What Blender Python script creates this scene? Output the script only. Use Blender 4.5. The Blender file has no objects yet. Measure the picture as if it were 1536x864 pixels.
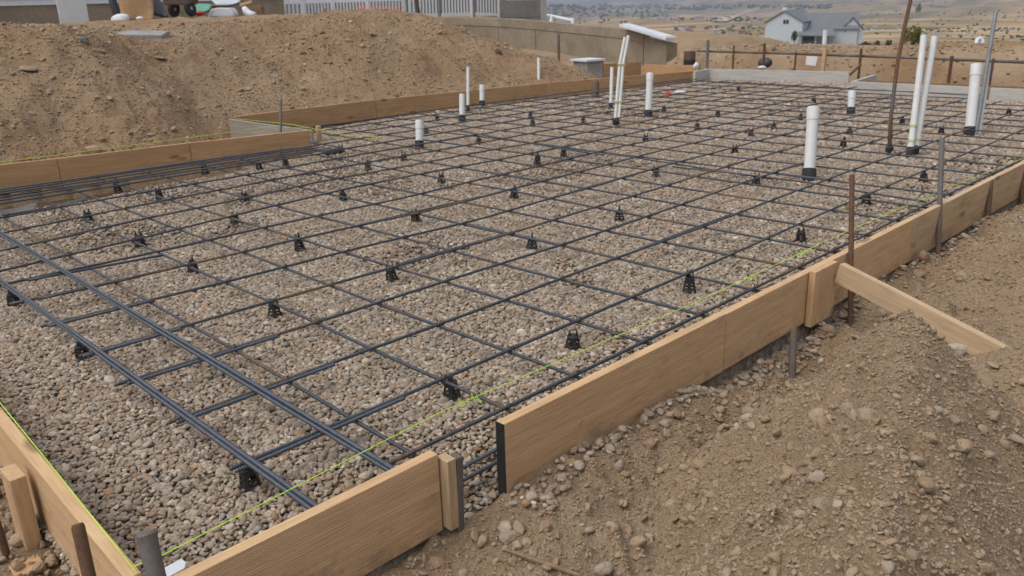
import bpy, bmesh, math, random
import numpy as np
from mathutils import Vector, Matrix

rng = np.random.default_rng(7)
random.seed(7)
SC = bpy.context.scene
COL = SC.collection
R = math.radians
HAZE = 0.00026
EXPO = 0.31

# ------------------------------------------------------------------ camera frame
# world: x runs along the long side of the slab, y across it to the left, z = 0 is the rebar mat
YAW, PIT, ROL, FPX, EYE = R(45.678), R(18.988), R(-1.734), 1250.0, 1.5
_f = Vector((math.cos(PIT) * math.cos(YAW), math.cos(PIT) * math.sin(YAW), -math.sin(PIT)))
_r0 = Vector((math.sin(YAW), -math.cos(YAW), 0))
_u0 = _r0.cross(_f)
_r = math.cos(ROL) * _r0 + math.sin(ROL) * _u0
_u = -math.sin(ROL) * _r0 + math.cos(ROL) * _u0


def ray(px, py):
    return _f + _r * ((px - 768) / FPX) + _u * ((432 - py) / FPX)


def G(px, py, z=0.0):
    d = ray(px, py); t = (z - EYE) / d.z
    return Vector((d.x * t, d.y * t, z))


def AX(px, py, x):
    d = ray(px, py); t = x / d.x
    return Vector((x, d.y * t, EYE + d.z * t))


def AY(px, py, y):
    d = ray(px, py); t = y / d.y
    return Vector((d.x * t, y, EYE + d.z * t))


def AD(px, py, dist):
    d = ray(px, py)
    return Vector((d.x * dist, d.y * dist, EYE + d.z * dist))


def depth(p):
    return (Vector(p) - Vector((0, 0, EYE))).dot(_f)


# ------------------------------------------------------------------ noise
def _hash(ix, iy, seed):
    h = (ix.astype(np.int64) * 374761393 + iy.astype(np.int64) * 668265263 + seed * 1442695041) & 0xFFFFFFFF
    h = ((h ^ (h >> 13)) * 1274126177) & 0xFFFFFFFF
    h = (h ^ (h >> 16)) & 0xFFFFFFFF
    return h / 4294967295.0


def vnoise(x, y, seed=0):
    ix = np.floor(x); iy = np.floor(y)
    fx = x - ix; fy = y - iy
    fx = fx * fx * fx * (fx * (fx * 6 - 15) + 10); fy = fy * fy * fy * (fy * (fy * 6 - 15) + 10)
    a = _hash(ix, iy, seed); b = _hash(ix + 1, iy, seed)
    c = _hash(ix, iy + 1, seed); d = _hash(ix + 1, iy + 1, seed)
    return (a + (b - a) * fx) * (1 - fy) + (c + (d - c) * fx) * fy - 0.5


def fbm(x, y, seed=0, octv=4, gain=0.5, lac=2.07):
    s = 0; a = 1.0
    for k in range(octv):
        s = s + a * vnoise(x, y, seed + k * 17)
        x = x * lac * 0.8 - y * lac * 0.6; y = y * lac * 0.8 + x * 0.6
        a *= gain
    return s


def sstep(a, b, t):
    t = np.clip((t - a) / (b - a), 0, 1)
    return t * t * (3 - 2 * t)


def smin(a, b, k):
    h = np.clip(0.5 + 0.5 * (b - a) / k, 0, 1)
    return b + (a - b) * h - k * h * (1 - h)


# ------------------------------------------------------------------ terrain
FOOT_X = [-8, 0, 2.2, 4.0, 4.7, 5.2, 5.75, 8.4, 11.3, 14.0, 20]
FOOT_Y = [10.6, 10.05, 9.82, 9.75, 10.5, 11.15, 11.38, 11.36, 10.72, 10.05, 9.0]
RW = [AD(990, 93, 21.7), AD(780, 70, 25.5), AD(640, 62, 28.8)]       # retaining wall foot line


def H(x, y, fine=True):
    x = np.asarray(x, float); y = np.asarray(y, float)
    # low working level round the slab
    low = -0.22 + 0.32 * sstep(14, 19, y) * sstep(8, 14, x)
    # ---- right-hand spoil piles
    base = -0.238 - 0.085 * np.exp(-((x - 3.95) / 0.55) ** 2) * sstep(1.35, 1.75, y) - 0.05 * sstep(1.85, 1.6, y) - 0.055 * sstep(4.8, 6, x) * sstep(1.3, 1.7, y)
    # pile beside the camera: a ridge whose summit lies in front of the brace
    wob = 0.20 * fbm(x * 1.5 + 3, y * 1.5, 11, 3)

    def heap(ax, ay, bx, by, h0, h1, w):
        t = np.clip(((x - ax) * (bx - ax) + (y - ay) * (by - ay)) / ((bx - ax) ** 2 + (by - ay) ** 2), 0, 1)
        d = np.hypot(x - (ax + (bx - ax) * t), y - (ay + (by - ay) * t))
        d = np.clip(d + wob * np.clip(d / 0.3, 0, 1), 0, None) / (w * (1 - 0.1 * t))
        return (h0 + (h1 - h0) * t) * np.clip(1.06 - np.sqrt(d * d + 0.0036), 0, None)
    p1 = heap(2.72, 0.91, 1.15, 0.38, 0.73, 0.58, 0.76)
    p1 = np.maximum(p1, heap(3.7, 0.28, 1.8, 0.0, 0.30, 0.25, 0.55))
    p2 = heap(5.75, 1.04, 9.5, 1.10, 0.58, 0.52, 0.78)
    base = base + 0.19 * np.exp(-((x - 4.24) ** 2 + (y - 0.84) ** 2) / 0.075)
    right = base + np.maximum(p1, p2) + 0.085 * fbm(x * 3.1, y * 3.1, 23, 4)
        # ---- left bank
    yf = np.interp(x, FOOT_X, FOOT_Y)
    wob = fbm(x * 0.55, y * 0.55, 31, 3)
    s = y - yf + 0.55 * wob * sstep(0.1, 1.5, y - yf)
    top = 1.36 - 0.012 * (y - 14) + 0.10 * wob
    top = top + 0.16 * sstep(5.2, 2.0, x) - 0.16 * np.exp(-((x - 4.6) ** 2 + (y - 13.2) ** 2) / 1.6)
    slope = 0.50 - 0.10 * sstep(3.5, 6, x) * sstep(9, 6.5, x)
    face = -0.06 + slope * s
    e = -0.874 * (x - 14.2) + 0.486 * (y - 11.6)
    end = low + 0.40 * (e + 0.5 * wob)
    lump = (0.20 * fbm(x * 0.8, y * 0.8, 37, 4) + 0.10 * fbm(x * 2.7, y * 1.9, 38, 3) + 0.13 * fbm(x * 1.9 + 0.5 * y, y * 0.55 - 0.2 * x, 39, 3)) * sstep(0.0, 0.9, s) * (1 - 0.65 * sstep(2.4, 3.4, s))
    bank = smin(smin(face, end, 0.25), top, 0.35) + lump
    left = np.maximum(bank, low)
    left = np.where(s < -0.1, np.minimum(left, -0.12), left)
    w = sstep(5.0, 8.5, y)
    z = right * (1 - w) + left * w
    # ---- behind the far end of the slab: trench, ledge, bench
    q = x - 14.9
    far = np.where(x > 14.6, 1.0, 0.0)
    led = -0.30 + 0.62 * sstep(16.55, 17.05, x + 0.25 * fbm(x * 0.8, y * 0.8, 41, 3)) + 0.05 * fbm(x * 2, y * 2, 43, 3)
    led = led - 0.14 * sstep(18.0, 24.0, x) - 0.012 * np.clip(15 - y, 0, 14) * sstep(18, 23, x)
    berm = 0.15 * np.exp(-((x - 18.0) / 0.9) ** 2) * sstep(7.6, 5.9, y) * (1 + 0.5 * fbm(x * 1.7, y * 1.7, 47, 3))
    led = led + berm
    wf = sstep(12.6, 11.2, y) * sstep(14.2, 14.9, x)
    z = z * (1 - wf) + led * wf
    # ---- fill behind the retaining wall
    a, b = RW[0], RW[2]
    L = math.hypot(b.x - a.x, b.y - a.y)
    tx, ty = (b.x - a.x) / L, (b.y - a.y) / L
    along = (x - a.x) * tx + (y - a.y) * ty
    back = (x - a.x) * ty - (y - a.y) * tx
    fill = 0.36 + 0.052 * np.clip(along, 0, 12)
    wb = sstep(1.0, 1.1, back) * sstep(-0.9, 0.1, along)
    z = np.where((wb > 0), z * (1 - wb) + fill * wb, z)
    # ---- fall of the land beyond the site
    dist = np.hypot(x, y); az = np.degrees(np.arctan2(y, x))
    edge = np.interp(az, [-90, 10, 20, 30, 36, 44, 52, 180], [14, 19.5, 21.5, 25, 27, 31, 70, 90])
    over = np.clip(dist - edge, 0, None)
    prof = np.interp(dist, [0, 25, 45, 110, 175, 350, 600, 1000, 2500, 6000, 14000],
                     [0, 0, -3.2, -6.6, -8.7, -12.6, -18, -24, -36, -50, -46])
    k = sstep(0, 9, over)
    rol = fbm(x / 260, y / 260, 51, 4) * np.interp(dist, [0, 150, 400, 1200, 4000, 14000], [0, 0.6, 3.5, 19, 40, 150])
    rol = rol + fbm(x / 900, y / 900, 57, 3) * np.interp(dist, [0, 500, 1500, 5000, 14000], [0, 0, 14, 50, 170])
    z = z * (1 - k) + (prof + rol) * k
    if fine:
        n = dist < 60
        amp = np.where(n, 1.0, 0.0)
        rough = sstep(-0.25, 0.3, fbm(x * 0.9, y * 0.9, 61, 3))
        z = z + amp * (0.020 + 0.026 * rough) * fbm(x * 8, y * 8, 71, 4, 0.6)
        clod = np.clip(fbm(x * 15, y * 15, 83, 2) - 0.12, 0, 1)
        z = z + amp * 0.075 * (0.35 + 0.65 * rough) * clod
    return z


SLAB_POLY_X = [0.5, 5.5, 5.5, 8.4, 11.34, 14.76, 15.6]


def slab_left(x):
    """left edge of the formed area"""
    return np.where(x < 5.5, np.interp(x, [0, 2.2, 5.5], [10.05, 9.66, 9.07]),
                    np.interp(x, [5.5, 8.37, 11.34, 14.76], [11.21, 11.20, 10.55, 9.62]))


def gravel_left(x):
    return np.where(x < 5.35, np.interp(x, [0, 1.7, 5.35], [7.4, 7.85, 8.55]) + 0.10 * fbm(x * 2.0, x * 0 + 3, 91, 3),
                    np.interp(x, [5.35, 8.4, 11.3, 14.8], [10.2, 10.3, 9.75, 9.0]))


def ZG(x, y):
    """height of the gravel bed"""
    x = np.asarray(x, float); y = np.asarray(y, float)
    z = -0.118 + 0.026 * fbm(x * 1.1, y * 1.1, 101, 3)
    z = z - 0.075 * sstep(2.42, 1.98, y) - 0.085 * sstep(2.2, 1.88, y) * sstep(1.2, 1.5, x) * sstep(2.4, 1.9, x)
    z = z - 0.07 * sstep(0.98, 0.62, x)
    z = np.where((y < 1.96) & ((x < 1.5) | (x > 1.84)), np.minimum(z, -0.33), z)
    gl = gravel_left(x)
    z = z - 0.24 * sstep(0.0, 0.30, y - gl)
    return z


# ------------------------------------------------------------------ object helpers
def tag(o, label=None, cat=None, group=None, kind=None):
    if label:
        n = len(label.split())
        assert 4 <= n <= 16, (n, label)
        o['label'] = label
    if cat: o['category'] = cat
    if group: o['group'] = group
    if kind: o['kind'] = kind
    return o


def empty(name, loc, rz=0.0):
    o = bpy.data.objects.new(name, None)
    o.empty_display_size = 0.1
    o.location = loc; o.rotation_euler = (0, 0, rz)
    COL.objects.link(o)
    return o


class MB:
    """collects shapes into one mesh"""

    def __init__(self):
        self.v = []; self.f = []

    def add(self, vs, fs):
        n = len(self.v)
        self.v += [tuple(p) for p in vs]
        self.f += [tuple(i + n for i in q) for q in fs]
        return self

    def box(self, lo, hi, m=None):
        (x0, y0, z0), (x1, y1, z1) = lo, hi
        vs = [Vector(p) for p in [(x0, y0, z0), (x1, y0, z0), (x1, y1, z0), (x0, y1, z0), (x0, y0, z1), (x1, y0, z1), (x1, y1, z1), (x0, y1, z1)]]
        if m: vs = [m @ p for p in vs]
        return self.add(vs, [(0, 3, 2, 1), (4, 5, 6, 7), (0, 1, 5, 4), (1, 2, 6, 5), (2, 3, 7, 6), (3, 0, 4, 7)])

    def cbox(self, c, s, m=None):
        return self.box([c[k] - s[k] / 2 for k in range(3)], [c[k] + s[k] / 2 for k in range(3)], m)

    def prism(self, pts, y0, y1, m=None):
        """outline in x,z pushed along y"""
        n = len(pts)
        vs = [Vector((p[0], y0, p[1])) for p in pts] + [Vector((p[0], y1, p[1])) for p in pts]
        if m: vs = [m @ p for p in vs]
        fs = [tuple(range(n)), tuple(range(2 * n - 1, n - 1, -1))]
        fs += [(k, k + n, (k + 1) % n + n, (k + 1) % n) for k in range(n)]
        return self.add(vs, fs)

    def tube(self, path, rad, sides=8, cap=True):
        path = [Vector(p) for p in path]
        rads = rad if isinstance(rad, (list, tuple)) else [rad] * len(path)
        vs = []; fs = []
        T0 = (path[-1] - path[0]).normalized()
        ref = Vector((0, 0, 1)) if abs(T0.z) < 0.9 else Vector((1, 0, 0))
        for k, p in enumerate(path):
            T = (path[min(k + 1, len(path) - 1)] - path[max(k - 1, 0)]).normalized()
            a = T.cross(ref)
            a = a.normalized() if a.length > 1e-6 else Vector((1, 0, 0))
            b = a.cross(T)
            for s in range(sides):
                th = 2 * math.pi * (s + 0.5) / sides
                vs.append(p + (a * math.cos(th) + b * math.sin(th)) * rads[k])
        for k in range(len(path) - 1):
            for s in range(sides):
                s2 = (s + 1) % sides
                fs.append((k * sides + s, k * sides + s2, (k + 1) * sides + s2, (k + 1) * sides + s))
        if cap:
            fs.append(tuple(range(sides - 1, -1, -1)))
            n = (len(path) - 1) * sides
            fs.append(tuple(range(n, n + sides)))
        return self.add(vs, fs)

    def lathe(self, prof, sides=24, m=None):
        """profile of (radius, z) about the z axis"""
        vs = []; fs = []
        for (q, z) in prof:
            for s in range(sides):
                th = 2 * math.pi * s / sides
                p = Vector((q * math.cos(th), q * math.sin(th), z))
                vs.append(m @ p if m else p)
        n = len(prof)
        for k in range(n - 1):
            for s in range(sides):
                s2 = (s + 1) % sides
                fs.append((k * sides + s, k * sides + s2, (k + 1) * sides + s2, (k + 1) * sides + s))
        fs.append(tuple(range(sides - 1, -1, -1)))
        fs.append(tuple(range((n - 1) * sides, n * sides)))
        return self.add(vs, fs)

    def build(self, name, mat, parent=None, smooth=False, bevel=0.0, loc=None):
        me = bpy.data.meshes.new(name)
        me.from_pydata(self.v, [], self.f)
        if bevel:
            bm = bmesh.new(); bm.from_mesh(me)
            bmesh.ops.recalc_face_normals(bm, faces=bm.faces)
            bmesh.ops.bevel(bm, geom=[e for e in bm.edges], offset=bevel, segments=2, affect='EDGES', profile=0.6)
            bm.to_mesh(me); bm.free()
        else:
            bm = bmesh.new(); bm.from_mesh(me)
            bmesh.ops.recalc_face_normals(bm, faces=bm.faces)
            bm.to_mesh(me); bm.free()
        if smooth:
            me.polygons.foreach_set('use_smooth', [True] * len(me.polygons))
            if smooth != 'all':
                me.set_sharp_from_angle(angle=R(40))
        me.materials.append(mat)
        o = bpy.data.objects.new(name, me)
        COL.objects.link(o)
        if parent: o.parent = parent
        if loc is not None: o.location = loc
        return o


def copy_tree(o, parent=None):
    c = o.copy(); COL.objects.link(c); c.parent = parent
    for ch in [k for k in o.children]:
        copy_tree(ch, c)
    return c


def grid_mesh(name, X, Y, Z, mat, kind='structure', keep=None):
    ny, nx = Z.shape
    co = np.stack([X, Y, Z], -1).reshape(-1, 3).astype(np.float32)
    i = np.arange((ny - 1) * (nx - 1)); r_, c_ = i // (nx - 1), i % (nx - 1)
    a = r_ * nx + c_
    q = np.stack([a, a + 1, a + 1 + nx, a + nx], -1)
    if keep is not None:
        q = q[keep.reshape(-1)]
    me = bpy.data.meshes.new(name)
    me.vertices.add(len(co)); me.vertices.foreach_set('co', co.ravel())
    me.loops.add(q.size); me.loops.foreach_set('vertex_index', q.ravel().astype(np.int32))
    me.polygons.add(len(q)); me.polygons.foreach_set('loop_start', (np.arange(len(q)) * 4).astype(np.int32))
    me.polygons.foreach_set('loop_total', np.full(len(q), 4, np.int32))
    me.polygons.foreach_set('use_smooth', np.ones(len(q), bool))
    me.update(calc_edges=True); me.validate()
    me.materials.append(mat)
    o = bpy.data.objects.new(name, me); COL.objects.link(o)
    o['kind'] = kind
    return o


# ------------------------------------------------------------------ materials
class NT:
    def __init__(self, name):
        self.m = bpy.data.materials.new(name); self.m.use_nodes = True
        self.t = self.m.node_tree; self.n = self.t.nodes
        self.bsdf = self.n['Principled BSDF']
        self.out = self.n['Material Output']

    def new(self, typ, **kw):
        n = self.n.new(typ)
        for k, v in kw.items():
            if k.startswith('i_'):
                n.inputs[k[2:].replace('_', ' ')].default_value = v
            else:
                setattr(n, k, v)
        return n

    def link(self, a, b): self.t.links.new(a, b)

    def coords(self, kind='Object', scale=(1, 1, 1)):
        tc = self.new('ShaderNodeTexCoord'); mp = self.new('ShaderNodeMapping')
        mp.inputs['Scale'].default_value = scale
        self.link(tc.outputs[kind], mp.inputs['Vector'])
        return mp.outputs['Vector']

    def noise(self, vec, scale, detail=4, rough=0.55, dist=0.0):
        n = self.new('ShaderNodeTexNoise')
        n.inputs['Scale'].default_value = scale; n.inputs['Detail'].default_value = detail
        n.inputs['Roughness'].default_value = rough; n.inputs['Distortion'].default_value = dist
        self.link(vec, n.inputs['Vector'])
        return n.outputs['Fac']

    def ramp(self, fac, stops, interp='LINEAR'):
        r_ = self.new('ShaderNodeValToRGB'); cr = r_.color_ramp; cr.interpolation = interp
        while len(cr.elements) < len(stops): cr.elements.new(0.5)
        for e, (p, c) in zip(cr.elements, stops):
            e.position = p; e.color = (*c, 1) if len(c) == 3 else c
        self.link(fac, r_.inputs['Fac'])
        return r_.outputs['Color']

    def mix(self, fac, a, b, blend='MIX'):
        m = self.new('ShaderNodeMix', data_type='RGBA', blend_type=blend)
        for s, v in ((m.inputs['Factor'], fac), (m.inputs['A'], a), (m.inputs['B'], b)):
            pass
        ins = {i.identifier: i for i in m.inputs}
        fi, ai, bi = ins['Factor_Float'], ins['A_Color'], ins['B_Color']
        for s, v in ((fi, fac), (ai, a), (bi, b)):
            if hasattr(v, 'is_linked'): self.link(v, s)
            elif isinstance(v, (int, float)): s.default_value = v
            else: s.default_value = (*v, 1) if len(v) == 3 else v
        return [o for o in m.outputs if o.identifier == 'Result_Color'][0]

    def math(self, op, a, b=0.0):
        m = self.new('ShaderNodeMath', operation=op)
        for s, v in ((m.inputs[0], a), (m.inputs[1], b)):
            if hasattr(v, 'is_linked'): self.link(v, s)
            else: s.default_value = v
        return m.outputs[0]

    def bump(self, h, strength=0.5, dist=0.01, normal=None):
        b = self.new('ShaderNodeBump'); b.inputs['Strength'].default_value = strength
        b.inputs['Distance'].default_value = dist
        self.link(h, b.inputs['Height'])
        if normal is not None: self.link(normal, b.inputs['Normal'])
        return b.outputs['Normal']

    def fin(self, color, rough=0.8, normal=None, metal=0.0, spec=None):
        b = self.bsdf
        if hasattr(color, 'is_linked'): self.link(color, b.inputs['Base Color'])
        else: b.inputs['Base Color'].default_value = (*color, 1)
        if hasattr(rough, 'is_linked'): self.link(rough, b.inputs['Roughness'])
        else: b.inputs['Roughness'].default_value = rough
        if hasattr(metal, 'is_linked'): self.link(metal, b.inputs['Metallic'])
        else: b.inputs['Metallic'].default_value = metal
        if spec is not None: b.inputs['Specular IOR Level'].default_value = spec
        if normal is not None: self.link(normal, b.inputs['Normal'])
        return self.m


def plain(name, color, rough=0.6, var=0.12, nscale=6.0, bump=0.0, metal=0.0, spec=None):
    t = NT(name); v = t.coords()
    n = t.noise(v, nscale, 5)
    lo = tuple(c * (1 - var) for c in color); hi = tuple(min(1, c * (1 + var)) for c in color)
    c = t.ramp(n, [(0.3, lo), (0.7, hi)])
    nm = t.bump(t.noise(v, nscale * 8, 4), bump, 0.004) if bump else None
    return t.fin(c, rough, nm, metal, spec)


def dirt_mat(name, a, b, c, fine=1.0):
    t = NT(name); v = t.coords('Object')
    big = t.noise(v, 0.9, 5, 0.6, 0.6)
    mid = t.noise(v, 7.0, 6, 0.7)
    fin = t.noise(v, 70.0, 6, 0.8)
    col = t.ramp(big, [(0.32, a), (0.5, b), (0.68, c)])
    col = t.mix(t.ramp(mid, [(0.35, (0, 0, 0)), (0.7, (0.55, 0.55, 0.55))]), col, tuple(x * 1.16 + 0.012 for x in b))
    col = t.mix(0.6, col, t.ramp(fin, [(0.34, (0.2, 0.2, 0.2)), (0.64, (0.8, 0.8, 0.8))]), 'OVERLAY')
    vo = t.new('ShaderNodeTexVoronoi', feature='F1'); vo.inputs['Scale'].default_value = 42
    vo.inputs['Randomness'].default_value = 1.0
    t.link(v, vo.inputs['Vector'])
    peb = t.ramp(vo.outputs['Distance'], [(0.16, (1, 1, 1)), (0.34, (0, 0, 0))])
    sel = t.ramp(t.noise(v, 17.0, 2), [(0.52, (0, 0, 0)), (0.6, (1, 1, 1))])
    msk = t.mix(1.0, peb, sel, 'MULTIPLY')
    col = t.mix(t.math('MULTIPLY', msk, 0.55), col, t.ramp(vo.outputs['Color'], [(0.2, tuple(x * 0.8 for x in b)), (0.8, (0.36, 0.30, 0.235))]))
    at = t.new('ShaderNodeAttribute', attribute_name='clay')
    wet = t.math('MULTIPLY', at.outputs['Fac'], t.ramp(mid, [(0.3, (0.4, 0.4, 0.4)), (0.6, (1, 1, 1))]))
    col = t.mix(wet, col, t.ramp(fin, [(0.3, (0.19, 0.110, 0.058)), (0.7, (0.31, 0.195, 0.110))]))
    h = t.math('ADD', t.math('MULTIPLY', mid, 0.8), t.math('MULTIPLY', fin, 0.45))
    h = t.math('ADD', h, t.math('MULTIPLY', msk, 0.35))
    nm = t.bump(h, 1.0 * fine, 0.028)
    return t.fin(col, 0.95, nm, 0, 0.2)


def wood_mat(name, light, dark, knots=True, upright=False):
    t = NT(name); tc = t.new('ShaderNodeTexCoord'); oi = t.new('ShaderNodeObjectInfo')
    add = t.new('ShaderNodeVectorMath', operation='ADD')
    mul = t.new('ShaderNodeVectorMath', operation='SCALE'); mul.inputs['Scale'].default_value = 31.0
    cmb = t.new('ShaderNodeCombineXYZ')
    for k in range(3): t.link(oi.outputs['Random'], cmb.inputs[k])
    t.link(cmb.outputs[0], mul.inputs[0])
    src = tc.outputs['Object']
    if upright:
        sp = t.new('ShaderNodeSeparateXYZ'); cb = t.new('ShaderNodeCombineXYZ')
        t.link(src, sp.inputs[0])
        for a_, b_ in ((0, 2), (1, 1), (2, 0)): t.link(sp.outputs[a_], cb.inputs[b_])
        src = cb.outputs[0]
    t.link(src, add.inputs[0]); t.link(mul.outputs[0], add.inputs[1])

    def mp(scale):
        m = t.new('ShaderNodeMapping'); m.inputs['Scale'].default_value = scale
        t.link(add.outputs[0], m.inputs['Vector']); return m.outputs['Vector']
    g1 = t.noise(mp((0.9, 14, 14)), 2.2, 5, 0.6, 0.8)
    g2 = t.noise(mp((3.0, 90, 90)), 2.0, 3, 0.6)
    blot = t.noise(mp((0.8, 2.5, 2.5)), 1.6, 4, 0.6, 0.4)
    col = t.ramp(g1, [(0.28, dark), (0.5, tuple((a + b) / 2 for a, b in zip(light, dark))), (0.66, light)])
    col = t.mix(0.22, col, t.ramp(g2, [(0.3, (0.25, 0.22, 0.2)), (0.7, (0.8, 0.8, 0.8))]), 'OVERLAY')
    col = t.mix(t.ramp(blot, [(0.50, (0, 0, 0)), (0.74, (0.32, 0.32, 0.32))]), col, tuple(x * 0.6 for x in dark))
    grime = t.noise(mp((2.2, 5, 5)), 1.3, 6, 0.7)
    col = t.mix(t.ramp(grime, [(0.56, (0, 0, 0)), (0.70, (0.4, 0.4, 0.4))]), col, (0.22, 0.165, 0.11))
    if knots:
        vo = t.new('ShaderNodeTexVoronoi', feature='F1'); vo.inputs['Scale'].default_value = 1.0
        t.link(mp((1.7, 5.0, 5.0)), vo.inputs['Vector'])
        kn = t.ramp(vo.outputs['Distance'], [(0.07, (1, 1, 1)), (0.15, (0, 0, 0))])
        col = t.mix(t.math('MULTIPLY', kn, 0.75), col, tuple(x * 0.42 for x in dark))
    sz = t.new('ShaderNodeSeparateXYZ'); t.link(tc.outputs['Object'], sz.inputs[0])
    low = t.math('MULTIPLY', t.math('ADD', sz.outputs['Z'], 0.13), -5.0)
    spl = t.math('ADD', t.noise(mp((6, 9, 9)), 1.6, 6, 0.75), t.math('MULTIPLY', low, 0.12))
    col = t.mix(t.ramp(spl, [(0.60, (0, 0, 0)), (0.68, (0.5, 0.5, 0.5))]), col, (0.27, 0.195, 0.125))
    # saw marks running across the face, slightly slanted
    wv = t.new('ShaderNodeTexWave', wave_type='BANDS', bands_direction='Z')
    wv.inputs['Scale'].default_value = 1.0; wv.inputs['Distortion'].default_value = 5.0
    wv.inputs['Detail'].default_value = 2; wv.inputs['Detail Scale'].default_value = 1.4
    mw = t.new('ShaderNodeMapping'); mw.inputs['Rotation'].default_value = (0, R(-13), 0); mw.inputs['Scale'].default_value = (2.5, 20, 36)
    t.link(add.outputs[0], mw.inputs['Vector']); t.link(mw.outputs['Vector'], wv.inputs['Vector'])
    h = t.math('ADD', t.math('MULTIPLY', g2, 0.9), t.math('MULTIPLY', wv.outputs['Fac'], 0.22))
    col = t.mix(0.07, col, t.ramp(wv.outputs['Fac'], [(0.2, (0.25, 0.22, 0.2)), (0.8, (0.75, 0.75, 0.75))]), 'OVERLAY')
    nm = t.bump(h, 0.55, 0.004)
    return t.fin(col, 0.82, nm, 0, 0.25)


M = {}
M['dirt'] = dirt_mat('soil', (0.245, 0.168, 0.099), (0.300, 0.215, 0.134), (0.345, 0.258, 0.170))
M['clay'] = dirt_mat('damp_clay', (0.07, 0.046, 0.028), (0.092, 0.062, 0.039), (0.12, 0.085, 0.055))


def gravel_base():
    t = NT('gap_shade_and_soil'); v = t.coords('Object')
    vo = t.new('ShaderNodeTexVoronoi', feature='F1'); vo.inputs['Scale'].default_value = 45
    t.link(v, vo.inputs['Vector'])
    col = t.ramp(vo.outputs['Color'], [(0.0, (0.07, 0.056, 0.043)), (0.5, (0.14, 0.114, 0.09)), (1.0, (0.23, 0.19, 0.155))])  # dark tones paint the shadow in the gaps between pebbles
    soil = t.noise(v, 1.1, 4, 0.6, 0.5)
    col = t.mix(t.ramp(soil, [(0.5, (0, 0, 0)), (0.7, (0.8, 0.8, 0.8))]), col, (0.26, 0.19, 0.122))
    nm = t.bump(t.math('MULTIPLY', vo.outputs['Distance'], -1.0), 0.8, 0.012)
    return t.fin(col, 0.9, nm, 0, 0.2)


M['gravel_base'] = gravel_base()


def stone_mat(name, stops, dust=0.25, dustc=(0.30, 0.24, 0.18)):
    t = NT(name); oi = t.new('ShaderNodeObjectInfo')
    v = t.coords('Object')
    col = t.ramp(oi.outputs['Random'], stops, 'LINEAR')
    n = t.noise(v, 2.2, 5, 0.65)
    col = t.mix(t.ramp(n, [(0.35, (0, 0, 0)), (0.75, (dust, dust, dust))]), col, dustc)
    col = t.mix(0.25, col, t.ramp(t.noise(v, 9, 3), [(0.3, (0.3, 0.3, 0.3)), (0.7, (0.75, 0.75, 0.75))]), 'OVERLAY')
    nm = t.bump(t.noise(v, 6, 4), 0.35, 0.05)
    return t.fin(col, 0.8, nm, 0, 0.3)


M['pebble'] = stone_mat('pebble_stone', [(0.0, (0.156, 0.124, 0.093)), (0.12, (0.373, 0.298, 0.227)), (0.25, (0.258, 0.206, 0.156)), (0.36, (0.460, 0.376, 0.289)),
                                         (0.46, (0.306, 0.201, 0.119)), (0.52, (0.290, 0.258, 0.223)), (0.63, (0.549, 0.459, 0.358)), (0.72, (0.234, 0.175, 0.128)),
                                         (0.82, (0.395, 0.318, 0.245)), (0.92, (0.326, 0.190, 0.102)), (0.95, (0.306, 0.281, 0.253)), (1.0, (0.638, 0.545, 0.437))], 0.2)
M['crumb'] = stone_mat('soil_crumb', [(0.0, (0.259, 0.178, 0.106)), (0.45, (0.325, 0.233, 0.147)), (0.80, (0.369, 0.277, 0.185)), (0.92, (0.308, 0.259, 0.209)), (0.98, (0.407, 0.336, 0.253)), (1.0, (0.506, 0.440, 0.352))], 0.75, (0.325, 0.233, 0.147))
M['rock'] = stone_mat('field_stone', [(0.0, (0.25, 0.185, 0.125)), (0.5, (0.285, 0.22, 0.155)), (1.0, (0.31, 0.25, 0.185))], 0.8, (0.285, 0.205, 0.132))
M['grey_rock'] = stone_mat('grey_stone', [(0.0, (0.20, 0.20, 0.205)), (1.0, (0.24, 0.24, 0.24))], 0.2)
M['red_rock'] = stone_mat('reddish_stone', [(0.0, (0.27, 0.17, 0.105)), (1.0, (0.30, 0.195, 0.125))], 0.3)
M['wood'] = wood_mat('form_lumber', (0.60, 0.405, 0.232), (0.505, 0.322, 0.172))
M['wood_up'] = wood_mat('upright_lumber', (0.58, 0.39, 0.222), (0.48, 0.305, 0.162), True, True)
M['pale_up'] = wood_mat('pale_upright_lumber', (0.50, 0.37, 0.235), (0.37, 0.25, 0.14), True, True)
M['wood_pale'] = wood_mat('pale_lumber', (0.56, 0.42, 0.27), (0.45, 0.31, 0.185))
M['wood_orange'] = wood_mat('orange_lumber', (0.53, 0.33, 0.172), (0.41, 0.235, 0.112))
M['wood_grey'] = wood_mat('weathered_lumber', (0.52, 0.50, 0.47), (0.42, 0.395, 0.36), False)
M['wood_return'] = wood_mat('greyed_lumber', (0.36, 0.335, 0.30), (0.27, 0.245, 0.215), False)
M['wood_dark'] = wood_mat('brown_board', (0.27, 0.165, 0.085), (0.17, 0.095, 0.045), False)


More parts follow.
